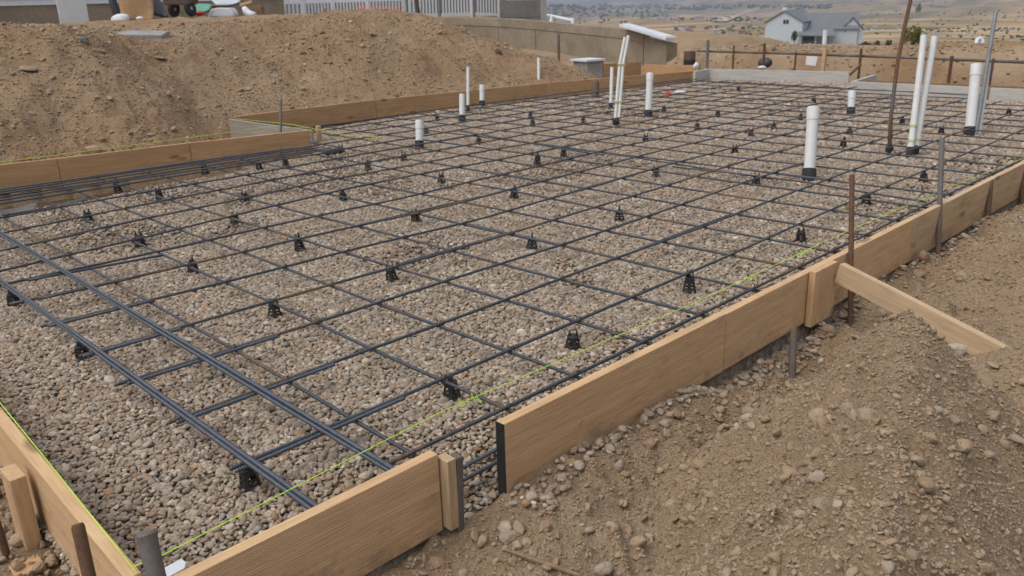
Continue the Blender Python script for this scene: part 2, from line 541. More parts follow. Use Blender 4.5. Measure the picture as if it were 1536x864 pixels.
def rebar_mat(name, steel, rust, amount, rough=0.5, rib=True):
    t = NT(name); tc = t.new('ShaderNodeTexCoord'); oi = t.new('ShaderNodeObjectInfo')
    off = t.new('ShaderNodeVectorMath', operation='ADD')
    cmb = t.new('ShaderNodeCombineXYZ')
    for k in range(3): t.link(t.math('MULTIPLY', oi.outputs['Random'], 37.0), cmb.inputs[k])
    t.link(tc.outputs['Object'], off.inputs[0]); t.link(cmb.outputs[0], off.inputs[1])
    v = off.outputs[0]
    patch = t.noise(v, 1.25, 4, 0.6)
    fine = t.noise(v, 55, 4, 0.7)
    m = t.math('ADD', t.math('MULTIPLY', patch, 0.75), t.math('MULTIPLY', fine, 0.25))
    msk = t.ramp(m, [(amount, (0, 0, 0)), (amount + 0.10, (1, 1, 1))])
    col = t.mix(msk, t.ramp(fine, [(0.3, tuple(x * 0.7 for x in steel)), (0.7, tuple(x * 1.35 for x in steel))]),
                t.ramp(fine, [(0.3, tuple(x * 0.6 for x in rust)), (0.7, tuple(x * 1.2 for x in rust))]))
    nm = t.bump(fine, 0.3, 0.002)
    return t.fin(col, t.ramp(msk, [(0, (rough,) * 3), (1, (0.85,) * 3)]), nm, 0.25, 0.4)


M['rebar'] = rebar_mat('rebar_steel', (0.055, 0.064, 0.078), (0.165, 0.112, 0.068), 0.525)
M['rebar_rusty'] = rebar_mat('rusty_rebar_steel', (0.060, 0.066, 0.078), (0.215, 0.135, 0.070), 0.51)
M['rebar_blue'] = rebar_mat('clean_rebar_steel', (0.080, 0.091, 0.112), (0.17, 0.125, 0.09), 0.60)
M['stake_rust'] = rebar_mat('rusty_stake_steel', (0.09, 0.085, 0.085), (0.155, 0.083, 0.048), 0.40)
M['stake_grey'] = rebar_mat('grey_stake_steel', (0.15, 0.148, 0.145), (0.165, 0.112, 0.075), 0.45, 0.7)
M['tie'] = plain('tie_wire_steel', (0.045, 0.04, 0.038), 0.6)
M['plastic'] = plain('black_plastic', (0.018, 0.018, 0.019), 0.55, 0.3, 20, 0.15)
M['rubber'] = plain('black_foam', (0.022, 0.022, 0.024), 0.85, 0.25, 30, 0.3)
def pvc_mat(name, c):
    t = NT(name); v = t.coords()
    n = t.noise(v, 5, 6, 0.7); n2 = t.noise(v, 16, 4, 0.7)
    col = t.ramp(n2, [(0.3, tuple(x * .93 for x in c)), (0.7, tuple(x * 1.04 for x in c))])
    col = t.mix(t.ramp(n, [(0.55, (0, 0, 0)), (0.72, (0.45, 0.45, 0.45))]), col, (0.42, 0.35, 0.27))
    return t.fin(col, 0.45)


M['pvc'] = pvc_mat('white_pvc', (0.62, 0.62, 0.60))
M['pvc_old'] = pvc_mat('yellowed_pvc', (0.62, 0.62, 0.575))
M['tape'] = plain('green_tape', (0.42, 0.45, 0.20), 0.5)
M['string'] = plain('neon_string', (0.52, 0.80, 0.045), 0.6, 0.1, 60)
M['string_dull'] = plain('faded_string', (0.42, 0.47, 0.06), 0.7, 0.1, 60)
M['black'] = plain('black_paint', (0.015, 0.015, 0.016), 0.6, 0.3, 30, 0.2)
M['white_metal'] = plain('white_metal', (0.56, 0.58, 0.585), 0.4, 0.05)
M['steel'] = plain('galvanised_steel', (0.34, 0.355, 0.37), 0.42, 0.15, 12, 0.1, 0.6)
M['conduit'] = plain('dull_conduit_steel', (0.20, 0.21, 0.22), 0.6, 0.15, 12, 0.1, 0.3)
M['red'] = plain('red_plastic', (0.42, 0.03, 0.03), 0.5)
M['vinyl'] = plain('white_vinyl', (0.60, 0.625, 0.66), 0.45, 0.04)
M['siding'] = plain('pale_siding', (0.55, 0.575, 0.62), 0.6, 0.05)
M['white_bag'] = plain('white_sack', (0.62, 0.64, 0.66), 0.6, 0.1, 8, 0.3)
M['sheet'] = plain('grey_plastic_sheet', (0.12, 0.115, 0.108), 0.35, 0.2, 6)
M['green'] = plain('green_tarp', (0.12, 0.34, 0.24), 0.5)
M['tan'] = plain('brown_cardboard', (0.29, 0.165, 0.075), 0.85, 0.15, 5)
M['dark'] = plain('dark_tarp', (0.03, 0.03, 0.035), 0.6)
M['sawdust'] = plain('dry_twig', (0.22, 0.15, 0.095), 0.9, 0.3, 30, 0.4)
M['paper'] = plain('white_paper', (0.56, 0.56, 0.54), 0.8, 0.05)


def concrete_mat(name, c, lift=0.0):
    t = NT(name); v = t.coords('Object')
    n1 = t.noise(v, 1.4, 6, 0.65, 0.5); n2 = t.noise(v, 14, 5, 0.7)
    col = t.ramp(n1, [(0.3, tuple(x * 0.72 for x in c)), (0.7, tuple(x * 1.15 for x in c))])
    col = t.mix(0.25, col, t.ramp(n2, [(0.3, (0.3, 0.3, 0.3)), (0.7, (0.7, 0.7, 0.7))]), 'OVERLAY')
    return t.fin(col, 0.9, t.bump(n2, 0.4, 0.01), 0, 0.2)


M['concrete'] = concrete_mat('grey_concrete', (0.33, 0.315, 0.295))
M['wall_tan'] = concrete_mat('stained_concrete', (0.275, 0.228, 0.17))
M['block'] = concrete_mat('dark_masonry', (0.20, 0.19, 0.18))
M['roof'] = plain('grey_shingle', (0.15, 0.16, 0.175), 0.9, 0.2, 3)
M['house_wall'] = plain('pale_blue_siding', (0.48, 0.515, 0.55), 0.7, 0.05)
M['glass_and_shade'] = plain('dark_glass_and_shade', (0.03, 0.035, 0.04), 0.15)  # also colours the sheet that paints the porch shade


def leaf_mat(name, a, b):
    t = NT(name); oi = t.new('ShaderNodeObjectInfo'); v = t.coords('Object')
    n = t.noise(v, 1.2, 5, 0.7)
    return t.fin(t.ramp(n, [(0.35, a), (0.65, b)]), 0.8, None, 0, 0.2)


M['leaf'] = leaf_mat('dark_leaves', (0.035, 0.055, 0.03), (0.075, 0.10, 0.05))
M['leaf_yellow'] = leaf_mat('yellow_leaves', (0.07, 0.085, 0.022), (0.26, 0.20, 0.035))
M['leaf_brown'] = leaf_mat('brown_twigs', (0.06, 0.04, 0.035), (0.11, 0.075, 0.055))
M['bark'] = plain('bark', (0.09, 0.06, 0.04), 0.9)


def far_land():
    t = NT('dry_land'); v = t.coords('Object')
    n1 = t.noise(v, 0.0045, 6, 0.62, 0.9); n2 = t.noise(v, 0.022, 6, 0.7, 0.4); n3 = t.noise(v, 0.0011, 5, 0.6, 0.5)
    col = t.ramp(n1, [(0.34, (0.129, 0.133, 0.079)), (0.44, (0.302, 0.215, 0.129)), (0.54, (0.453, 0.325, 0.196)), (0.62, (0.158, 0.118, 0.099)), (0.74, (0.302, 0.219, 0.139))])
    col = t.mix(t.ramp(n2, [(0.48, (0, 0, 0)), (0.64, (0.85, 0.85, 0.85))]), col, (0.113, 0.124, 0.070))
    col = t.mix(t.ramp(n3, [(0.46, (0, 0, 0)), (0.56, (0.65, 0.65, 0.65))]), col, (0.151, 0.129, 0.106))
    return t.fin(col, 1.0, None, 0, 0.1)


M['land'] = far_land()

# ------------------------------------------------------------------ ground sheets
def axis(segs):
    out = []
    for a, b, st in segs:
        n = max(1, int(round((b - a) / st)))
        out += list(np.linspace(a, b, n, endpoint=False))
    return np.array(out + [segs[-1][1]])


gx = axis([(-6, 0.4, 0.16), (0.4, 5.0, 0.02), (5.0, 8.5, 0.04), (8.5, 18.6, 0.075), (18.6, 26, 0.2), (26, 40, 0.5)])
gy = axis([(-4, 0.0, 0.2), (0.0, 2.0, 0.02), (2.0, 9.2, 0.2), (9.2, 14.5, 0.05), (14.5, 17.5, 0.1), (17.5, 40, 0.4)])
XX, YY = np.meshgrid(gx, gy)
ZZ = H(XX, YY)
inside = (XX > 0.56) & (XX < 15.35) & (YY > 1.95) & (YY < slab_left(XX)) & ~((XX > 13.98) & (YY < 6.1) & (XX > 14.0))
ZZ = np.where(inside, -0.62, ZZ)
near = (XX < 0.60) & (YY > 1.6) & (YY < 9)
ZZ = np.where(near & (XX > 0.3), np.minimum(ZZ, -0.22 + 0.03 * fbm(XX * 4, YY * 4, 5, 3)), ZZ)
gnd = grid_mesh('ground', XX, YY, ZZ, M['dirt'])
CL = 0.75 * sstep(1.55, 1.88, YY) * (YY < 2.2) * (0.35 + 1.0 * fbm(XX * 1.7, YY * 1.7, 161, 3))
CL = np.maximum(CL, (XX > 15) * (YY < 12) * sstep(-0.1, 0.25, fbm(XX * 1.1, YY * 1.1, 163, 3) + 0.25 * sstep(7.5, 5, YY)) * 0.9)
CL = np.maximum(CL, (YY > 9) * sstep(0.12, 0.4, fbm(XX * 0.6 + 4, YY * 0.9, 167, 4) + 0.12) * 0.5 + (YY > 9) * (XX < 14.8) * 0.46)
CL = np.clip(CL, 0, 0.9)
ca = gnd.data.attributes.new('clay', 'FLOAT', 'POINT'); ca.data.foreach_set('value', CL.reshape(-1).astype(np.float32))

# far country: polar sheet round the site, sunk under the near sheet where they overlap
ang = np.radians(np.concatenate([np.linspace(-60, 8, 30, endpoint=False), np.linspace(8, 60, 260, endpoint=False), np.linspace(60, 150, 40)]))
rad = np.concatenate([np.geomspace(20, 60, 40, endpoint=False), np.geomspace(60, 13000, 260)])
AA, RR = np.meshgrid(ang, rad)
FX, FY = RR * np.cos(AA), RR * np.sin(AA)
FZ = H(FX, FY, False)
nearsheet = (FX > -6) & (FX < 39.5) & (FY > -4) & (FY < 39.5)
FZ = np.where(nearsheet, FZ - 0.5, FZ)
grid_mesh('hills', FX, FY, FZ, M['land'])

# gravel bed under the stones
bx = axis([(0.57, 4.0, 0.04), (4.0, 15.4, 0.1)]); by = axis([(1.84, 3.0, 0.04), (3.0, 7.2, 0.1), (7.2, 9.2, 0.05), (9.2, 11.25, 0.1)])
BX, BY = np.meshgrid(bx, by)
BZ = ZG(BX, BY)
cx = 0.5 * (BX[1:, 1:] + BX[:-1, :-1]); cy_ = 0.5 * (BY[1:, 1:] + BY[:-1, :-1])
keep = ((cy_ > 1.93) | ((cx > 1.55) & (cx < 1.80))) & (cy_ < slab_left(cx) + 0.03) & ~((cx > 14.05) & (cy_ < 6.15)) & (cy_ < 11.23)
gb = grid_mesh('gravel_bed', BX, BY, BZ, M['gravel_base'], keep=keep)
gb.data.materials.append(M['clay'])
gl = gravel_left(cx)
idx = ((cy_ - gl) > 0.12)[keep] if False else ((cy_ - gl) > 0.12).reshape(-1)[keep.reshape(-1)]
gb.data.polygons.foreach_set('material_index', idx.astype(np.int32))


# ------------------------------------------------------------------ scattered stones
def stone_mesh(name, seed, sub=2, rough=0.22, flat=0.7, mat=None, cut=0.0, planes=0, smooth=True):
    rr = random.Random(seed)
    bm = bmesh.new()
    bmesh.ops.create_icosphere(bm, subdivisions=sub, radius=0.5)
    ph = [(Vector((rr.gauss(0, 1), rr.gauss(0, 1), rr.gauss(0, 1))).normalized(), rr.uniform(0.25, 1)) for _ in range(7)]
    cutp = [(Vector((rr.gauss(0, 1), rr.gauss(0, 1), rr.gauss(0, 1))).normalized(), rr.uniform(0.58, 0.86)) for _ in range(planes)]
    ex = Vector((1.0, rr.uniform(0.68, 0.95), rr.uniform(flat - 0.15, flat + 0.1)))
    for v in bm.verts:
        d = v.co.normalized(); k = 1.0
        for n, w in ph:
            q = d.dot(n)
            if q > 0.55: k -= rough * w * (q - 0.55) * 1.6
        for n, h_ in cutp:
            q = d.dot(n) * k
            if q > h_: k *= 1 - (1 - h_ / q) * 0.92
        if cut:
            k += cut * rr.uniform(-1, 1)
        v.co = Vector((d.x * ex.x, d.y * ex.y, d.z * ex.z)) * 0.5 * k
    me = bpy.data.meshes.new(name)
    bm.to_mesh(me); bm.free()
    me.polygons.foreach_set('use_smooth', [smooth] * len(me.polygons))
    if mat: me.materials.append(mat)
    return me


def scatter(name, pts, scl, rot, protos, mat, label_kind='stuff'):
    n = len(pts)
    me = bpy.data.meshes.new(name)
    me.vertices.add(n); me.vertices.foreach_set('co', np.asarray(pts, np.float32).ravel())
    for nm, arr in (('stone_size', scl), ('stone_turn', rot)):
        a = me.attributes.new(nm, 'FLOAT_VECTOR', 'POINT'); a.data.foreach_set('vector', np.asarray(arr, np.float32).ravel())
    a = me.attributes.new('stone_shape', 'INT', 'POINT')
    a.data.foreach_set('value', rng.integers(0, len(protos), n).astype(np.int32))
    me.materials.append(mat)
    o = bpy.data.objects.new(name, me); COL.objects.link(o); o['kind'] = label_kind
    ng = bpy.data.node_groups.new(name + '_scatter', 'GeometryNodeTree')
    ng.interface.new_socket('Geometry', in_out='INPUT', socket_type='NodeSocketGeometry')
    ng.interface.new_socket('Geometry', in_out='OUTPUT', socket_type='NodeSocketGeometry')
    gi = ng.nodes.new('NodeGroupInput'); go = ng.nodes.new('NodeGroupOutput')
    jn = ng.nodes.new('GeometryNodeJoinGeometry')
    for p in protos:
        oi = ng.nodes.new('GeometryNodeObjectInfo'); oi.inputs['Object'].default_value = p
        oi.inputs['As Instance'].default_value = True
        ng.links.new(oi.outputs['Geometry'], jn.inputs[0])
    ip = ng.nodes.new('GeometryNodeInstanceOnPoints'); ip.inputs['Pick Instance'].default_value = True

    def attr(nm, typ):
        q = ng.nodes.new('GeometryNodeInputNamedAttribute'); q.data_type = typ; q.inputs['Name'].default_value = nm
        return q.outputs['Attribute']
    ng.links.new(gi.outputs[0], ip.inputs['Points']); ng.links.new(jn.outputs[0], ip.inputs['Instance'])
    ng.links.new(attr('stone_shape', 'INT'), ip.inputs['Instance Index'])
    e2r = ng.nodes.new('FunctionNodeEulerToRotation')
    ng.links.new(attr('stone_turn', 'FLOAT_VECTOR'), e2r.inputs[0]); ng.links.new(e2r.outputs[0], ip.inputs['Rotation'])
    ng.links.new(attr('stone_size', 'FLOAT_VECTOR'), ip.inputs['Scale'])
    ng.links.new(ip.outputs[0], go.inputs[0])
    md = o.modifiers.new('scatter', 'NODES'); md.node_group = ng
    return o


def protos(name, k, mat, **kw):
    return [bpy.data.objects.new(name, stone_mesh(name, 100 + i * 7 + len(name), mat=mat, **kw)) for i in range(k)]


def jit(x0, x1, y0, y1, step):
    xs = np.arange(x0, x1, step); ys = np.arange(y0, y1, step)
    a, b = np.meshgrid(xs, ys)
    a = a.ravel() + rng.uniform(-0.55, 0.55, a.size) * step; b = b.ravel() + rng.uniform(-0.55, 0.55, b.size) * step
    return a, b


def in_view(x, y, z, m=60):
    d = np.stack([x, y, z - EYE], -1)
    w = d @ np.array(_f); a = 768 + FPX * (d @ np.array(_r)) / w; b = 432 - FPX * (d @ np.array(_u)) / w
    return (w > 0.3) & (a > -m) & (a < 1536 + m) & (b > -m) & (b < 864 + 2.5 * m)


parts = []
for (x0, x1, y0, y1, st, dm) in ((0.55, 4.2, 1.80, 6.0, 0.0150, 0.0225), (4.2, 8.5, 1.97, 10.2, 0.0182, 0.0245), (0.55, 4.2, 6.0, 8.2, 0.0175, 0.0235), (8.5, 15.3, 1.97, 10.4, 0.025, 0.034)):
    a, b = jit(x0, x1, y0, y1, st)
    parts.append((a, b, np.full(a.size, dm)))
gxp = np.concatenate([p[0] for p in parts]); gyp = np.concatenate([p[1] for p in parts]); gdm = np.concatenate([p[2] for p in parts])
lim = gravel_left(gxp) + 0.10 + rng.normal(0, 0.05, gxp.size)
ok = (gyp < lim) & ~((gxp > 13.95) & (gyp < 6.15)) & (gyp < slab_left(gxp) - 0.03) & (gyp > 1.985 - 0.17 * ((gxp > 1.60) & (gxp < 1.80)) * rng.uniform(.6, 1, gxp.size))
ok &= in_view(gxp, gyp, np.full(gxp.size, -0.1), 320)
# thinner, finer gravel where soil shows through
thin = fbm(gxp * 0.9 + 2, gyp * 0.9, 131, 3)
ok &= ~((thin > 0.22) & (gxp > 1.9) & (rng.random(gxp.size) < 0.55))
gxp, gyp, gdm = gxp[ok], gyp[ok], gdm[ok]
# gravel spilt under the outer board
sx, sy = jit(1.8, 7.6, 1.70, 1.92, 0.02)
k = (sy > 1.90 - 0.17 * (0.5 + fbm(sx * 1.7, sx * 0 + 1, 141, 3)) * sstep(7.6, 5, sx)) & (rng.random(sx.size) < 0.45)
n0 = gxp.size
gxp = np.concatenate([gxp, sx[k]]); gyp = np.concatenate([gyp, sy[k]]); gdm = np.concatenate([gdm, np.full(k.sum(), 0.03)])
n = gxp.size
size = gdm * np.exp(rng.normal(0, 0.26, n))
zz = np.where(np.arange(n) < n0, ZG(gxp, gyp), H(gxp, gyp)) + size * 0.16 + rng.uniform(0, 0.011, n)
scl = np.stack([size * 1.15, size, size * 0.92], -1)
rot = np.stack([rng.normal(0, 0.35, n), rng.normal(0, 0.35, n), rng.uniform(0, 6.283, n)], -1)
scatter('gravel', np.stack([gxp, gyp, zz], -1), scl, rot, protos('pebble', 6, M['pebble'], sub=3) + protos('pebble_chip', 6, M['pebble'], sub=3, planes=6), M['pebble'])
print('pebbles', n)

# crumbs and small stones on the soil
cp = []
for (x0, x1, y0, y1, st, dm, pr) in ((0.6, 3.3, 0.15, 1.92, 0.0105, 0.0062, 0.75), (0.4, 3.4, 0.0, 1.92, 0.016, 0.0095, 0.75), (1.4, 4.6, 0.5, 1.9, 0.10, 0.036, 0.35), (3.3, 5.6, 0.2, 1.95, 0.018, 0.0105, 0.8), (5.6, 9.6, 0.4, 1.95, 0.028, 0.018, 0.75),
                             (0.5, 4.0, 0.2, 1.95, 0.05, 0.019, 0.45), (0.8, 4, 1.3, 1.95, 0.05, 0.03, 0.35), (2, 8, 0.3, 1.9, 0.13, 0.04, 0.22),
                             (-1.5, 0.55, 1.6, 4.5, 0.03, 0.017, 0.6), (-0.5, 0.55, 1.6, 3.6, 0.06, 0.04, 0.5),
                             (0, 14.6, 9.2, 15, 0.036, 0.021, 0.7), (0, 14.6, 9.2, 15.5, 0.12, 0.05, 0.25), (0, 14.5, 9.4, 15.5, 0.5, 0.10, 0.13),
                             (14.9, 19.5, 2, 13, 0.09, 0.05, 0.45)):
    a, b = jit(x0, x1, y0, y1, st)
    k = rng.random(a.size) < pr * (0.55 + 1.1 * (0.5 + fbm(a * 1.2, b * 1.2, 61, 3)))
    cp.append((a[k], b[k], np.full(k.sum(), dm)))
ax_, ay_, ad_ = [np.concatenate([p[i] for p in cp]) for i in range(3)]
ins = (ax_ > 0.56) & (ax_ < 15.7) & (ay_ > 1.92) & (ay_ < slab_left(ax_) + 0.08)
ok = ~ins & in_view(ax_, ay_, H(ax_, ay_, False), 120)
ax_, ay_, ad_ = ax_[ok], ay_[ok], ad_[ok]
n = ax_.size
size = ad_ * np.exp(np.clip(rng.normal(0, 0.42, n), -1, .75))
hz = H(ax_, ay_)
hz = np.where((ax_ > 0.3) & (ax_ < 0.6) & (ay_ > 1.6) & (ay_ < 9), np.minimum(hz, -0.22), hz)
zz = hz + size * 0.15
scl = np.stack([size * 1.2, size, size * 0.85], -1)
rot = np.stack([rng.normal(0, 0.5, n), rng.normal(0, 0.5, n), rng.uniform(0, 6.283, n)], -1)
scatter('soil_crumbs', np.stack([ax_, ay_, zz], -1), scl, rot, protos('crumb', 10, M['crumb'], sub=3, rough=0.4, flat=0.72, cut=0.035, planes=7), M['crumb'])
print('crumbs', n)

# clods and stones in the footing trench on the left and behind the left boards
tx, ty = jit(0.8, 5.4, 7.7, 9.3, 0.055)
k = (ty > gravel_left(tx) + 0.1) & (ty < slab_left(tx) - 0.06) & (rng.random(tx.size) < 0.6)
tx, ty = tx[k], ty[k]; n = tx.size
size = 0.03 * np.exp(rng.normal(0, 0.5, n))
scatter('trench_soil', np.stack([tx, ty, ZG(tx, ty) + size * 0.1], -1), np.stack([size * 1.2, size, size * .8], -1),
        np.stack([rng.normal(0, 0.5, n), rng.normal(0, 0.5, n), rng.uniform(0, 6.28, n)], -1), protos('clod', 4, M['crumb'], sub=2, rough=0.5, cut=0.08), M['crumb'])


def hit(px, py, tmax=60.0):
    """where the line of sight of a pixel meets the ground"""
    d = ray(px, py)
    ts = np.linspace(1.0, tmax, 6000)
    z = EYE + d.z * ts
    h = H(d.x * ts, d.y * ts)
    i = np.argmax(z < h)
    return Vector((d.x * ts[i], d.y * ts[i], float(h[i])))


# distinct stones
ROCKS = [  # px, py, diameter px, flatness, material, label
    (1212, 695, 20, .8, 'rock', 'small rounded pale stone on the crest of the near dirt pile'),
    (1300, 625, 34, .8, 'rock', 'round tan stone in the pair high on the near dirt pile'),
    (1272, 613, 32, .7, 'rock', 'broader tan lump left beside the round stone high on the near pile'),
    (1222, 832, 20, .85, 'red_rock', 'round yellowish stone at the foot of the near dirt pile'),
    (1186, 671, 17, .8, 'rock', 'small round stone left of the near dirt pile crest'),
    (1236, 757, 38, .7, 'rock', 'large brown half buried stone low on the near dirt pile'),
    (1259, 764, 13, .8, 'rock', 'small pale pebble touching the large half buried brown stone'),
    (1366, 832, 30, .75, 'rock', 'smooth pale oval stone on the bottom edge right of the near pile'),
    (1421, 780, 24, .6, 'rock', 'half buried oval stone on the right slope of the near pile'),
    (1482, 681, 24, .6, 'rock', 'rounded stone at the top of the short stone row right'),
    (1497, 702, 18, .6, 'rock', 'flat stone at the lower end of the short stone row right'),
    (1430, 632, 24, .65, 'rock', 'pale stone just below the end of the timber brace'),
    (1488, 628, 30, .6, 'rock', 'dark flat lump near the right frame edge below the brace'),
    (1124, 617, 26, .7, 'rock', 'brown stone in the trench beside the short steel stub'),
    (868, 668, 42, .35, 'rock', 'flat grey brown slab stone lying beside the lower form board'),
    (818, 794, 34, .8, 'red_rock', 'angular reddish stone in front of the form board gap'),
    (762, 806, 36, .8, 'rock', 'brown angular clod left of the reddish stone'),
    (655, 846, 34, .8, 'red_rock', 'reddish clod under the near form board by the wooden block'),
    (975, 667, 30, .7, 'red_rock', 'rusty brown clod against the bottom of the long form board'),
    (850, 733, 22, .6, 'rock', 'small flat stone below the flat grey brown slab'),
    (800, 832, 22, .7, 'rock', 'small grey stone below the reddish angular stone'),
    (1240, 498, 34, .75, 'rock', 'rounded clod beside the foot of the rusty stake'),
    (1385, 385, 22, .8, 'red_rock', 'small brown clod behind the upper end of the brace'),
    (1376, 412, 26, .8, 'red_rock', 'larger brown clod behind the upper end of the brace'),
    (1445, 415, 26, .75, 'rock', 'round stone on the second dirt pile above the brace'),
    (1465, 343, 24, .85, 'rock', 'brown block of soil between the two far right stakes'),
    (1320, 470, 26, .7, 'rock', 'dark clod in the trench right of the rusty stake'),
    (123, 61, 26, .55, 'grey_rock', 'smooth dark grey boulder on the left bank below the pillar'),
    (43, 103, 30, .35, 'rock', 'tan flat slab stone on the left bank near the frame edge'),
    (146, 77, 26, .5, 'rock', 'pale cracked stone below the dark grey boulder'),
    (48, 170, 12, .7, 'rock', 'small white stone low on the left bank'),
    (238, 88, 22, .3, 'rock', 'long pale flat stone at the middle of the left bank'),
    (560, 52, 18, .35, 'rock', 'long white stone high on the bank below the picket fence'),
]
for i, (px, py, dp, fl, mt, lab) in enumerate(ROCKS):
    p = hit(px, py)
    d = depth(p); s = dp / FPX * d
    me = stone_mesh('stone', 500 + i, sub=4, rough=0.35, flat=fl, mat=M[mt], cut=0.012, planes=4 if 'round' in lab or 'oval' in lab else 9)
    o = bpy.data.objects.new('stone', me); COL.objects.link(o)
    o.location = p + Vector((0, 0, s * fl * -0.02)); o.scale = (s, s, s)
    o.rotation_euler = (random.uniform(-.25, .25), random.uniform(-.25, .25), random.uniform(0, 6.28))
    tag(o, lab, 'stone', 'loose stones on the dirt')

# buried grey concrete slab end on the left bank
p = hit(190, 50)
mb = MB(); mb.box((-0.62, -0.22, -0.35), (0.62, 0.22, 0.02))
o = mb.build('concrete_slab', M['concrete'], bevel=0.02); o.location = p; o.rotation_euler = (0.12, 0.05, R(-38))
tag(o, 'grey concrete slab half buried at the top of the left bank', 'concrete slab')

# twig
a, b, c = hit(756, 828), hit(800, 845), hit(870, 870)
mb = MB(); mb.tube([a + Vector((0, 0, .01)), b + Vector((0, 0, .016)), c + Vector((0, 0, .012))], [0.006, 0.009, 0.008], 7)
tag(mb.build('stick', M['sawdust'], smooth=True), 'dry brown stick lying on the soil by the near board', 'stick')


# ------------------------------------------------------------------ form boards
def board(name, p0, p1, h, th, mat, label, cat='form board', group=None, z1=None, drop=0.0, bev=0.003):
    """plank with its top inner edge from p0 to p1 (given at the top), thickness to the right of travel"""
    p0 = Vector(p0); p1 = Vector(p1)
    L = (p1 - p0).length
    mb = MB()
    mb.box((0, -th, -h), (L, 0, 0))
    o = mb.build(name, mat, bevel=bev)
    o.location = p0
    d = p1 - p0
    o.rotation_euler = (0, -math.asin(d.z / L), math.atan2(d.y, d.x))
    if label: tag(o, label, cat, group)
    return o


ZT = 0.075
FB = 'timber form boards round the slab'
board('form_board', (0.56, 1.985, ZT), (1.528, 1.985, ZT), .30, .042, M['wood'], 'short near form board ending in the gap beside a wooden block', group=FB)
rb = board('form_board', (1.822, 1.968, ZT), (3.288, 1.966, ZT), .30, .042, M['wood'], 'near plank of the long right form with a black painted end', group=FB)
mb = MB(); mb.box((-0.0035, -0.0425, -0.3005), (-0.0005, 0.0005, -0.0015)); mb.build('painted_end', M['black'], rb)
x2 = AY(1371, 327, 1.93).x
board('form_board', (3.292, 1.966, ZT - .002), (x2 - .002, 1.974, ZT), .295, .042, M['wood'], 'middle plank of the long right form behind the timber brace', group=FB)
board('form_board', (x2 + .002, 1.974, ZT), (8.3, 1.985, ZT), .30, .042, M['wood_pale'], 'paler plank of the right form between grey stake and far stakes', group=FB)
board('form_board', (8.304, 1.985, ZT), (13.4, 1.96, ZT), .30, .042, M['wood_pale'], 'farthest plank of the right form running out of the frame', group=FB)
# left-near board
board('form_board', (0.612, 3.45, ZT), (0.585, 2.06, ZT), .30, .041, M['wood'], 'form board along the lower left edge with a string over it', group=FB)
board('form_board', (0.66, 7.2, ZT), (0.613, 3.455, ZT), .30, .04, M['wood'], 'rear plank of the lower left form hidden past the frame edge', group=FB)
# left boards
LB = [G(0, 247.5, ZT) , G(85, 238, ZT), G(284, 214.5, ZT), G(467, 195, ZT)]
far_l = LB[0] + (LB[0] - LB[1]).normalized() * 1.6
LBx = [far_l, LB[1], LB[2], LB[3]]
labs = ['left form board reaching the left frame edge', 'middle plank of the left form between two dark joints', 'stained right plank of the left form ending at the offset corner']
for k in range(3):
    a, b = LBx[k], LBx[k + 1]
    d = (b - a).normalized() * 0.003
    board('form_board', b - d, a + d, .30, .042, M['wood_orange'], labs[k], group=FB)
# return of the offset
cA = G(467, 195, ZT); cB = G(347, 178, ZT)
board('form_board', cB + Vector((0.0, 0, -.002)), cA + Vector((0.02, -0.02, -.002)), .29, .042, M['wood_return'], 'grey return board joining the two left forms at the offset', group=FB)
mb = MB()
d = (cB - cA)
mb.box((0, 0.003, -0.006), (d.length, 0.02, 0.004))
o = mb.build('rubber_strip', M['black']); o.location = cA + Vector((0.045, 0, 0)); o.rotation_euler = (0, 0, math.atan2(d.y, d.x))
tag(o, 'black strip along the top of the grey return board', 'strip')
mb = MB(); mb.box((-0.02, -0.045, -0.29), (0.02, 0.045, 0.02))
o = mb.build('corner_post', M['pale_up'], bevel=.003); o.location = G(472, 192, ZT) + Vector((0.05, 0, 0)); o.rotation_euler = (0, 0, R(-8))
tag(o, 'pale upright timber at the offset corner of the left forms', 'timber post')
# far-left boards
FL = [G(352, 175, ZT), G(563, 149.5, ZT), G(820, 124.5, ZT), G(1040, 106.5, ZT)]
labs = ['far left form board starting at the offset corner', 'far left form board behind the cluster of short white pipes', 'far left form board between the tall white pipes and the back corner']
for k in range(3):
    d = (FL[k + 1] - FL[k]).normalized() * 0.003
    board('form_board', FL[k + 1] - d, FL[k] + d, .30, .042, M['wood_orange'], labs[k], group=FB)
# back boards (weathered)
bk = board('form_board', G(1058, 103, ZT + .03), G(1275, 107.5, ZT + .03), .34, .05, M['wood_grey'], 'weathered grey back form board across the far end', group=FB)
board('form_board', G(1040, 107, ZT + .02), G(1060, 103.5, ZT + .03), .32, .05, M['wood_grey'], 'short grey board closing the far back corner', group=FB)
pB0 = G(1281, 122, ZT)
board('form_board', (14.05, pB0.y, ZT), (14.05, G(1484, 131, ZT).y, ZT), .33, .05, M['wood_grey'], 'grey form board stepping forward on the far right', group=FB)
board('form_board', (14.05, G(1488, 131, ZT).y, ZT), (14.05, 0.8, ZT), .33, .05, M['wood_grey'], 'grey form board on the far right frame edge', group=FB)
board('form_board', (14.86, 6.22, ZT - .05), (14.86, 0.8, ZT - .05), .28, .05, M['wood_dark'], 'rear brown form board behind the far right step', group=FB)
board('form_board', (14.05, pB0.y + .05, ZT - .003), (15.4, 6.34, ZT - .003), .33, .05, M['wood_grey'], 'short grey board closing the end of the far right step', group=FB)

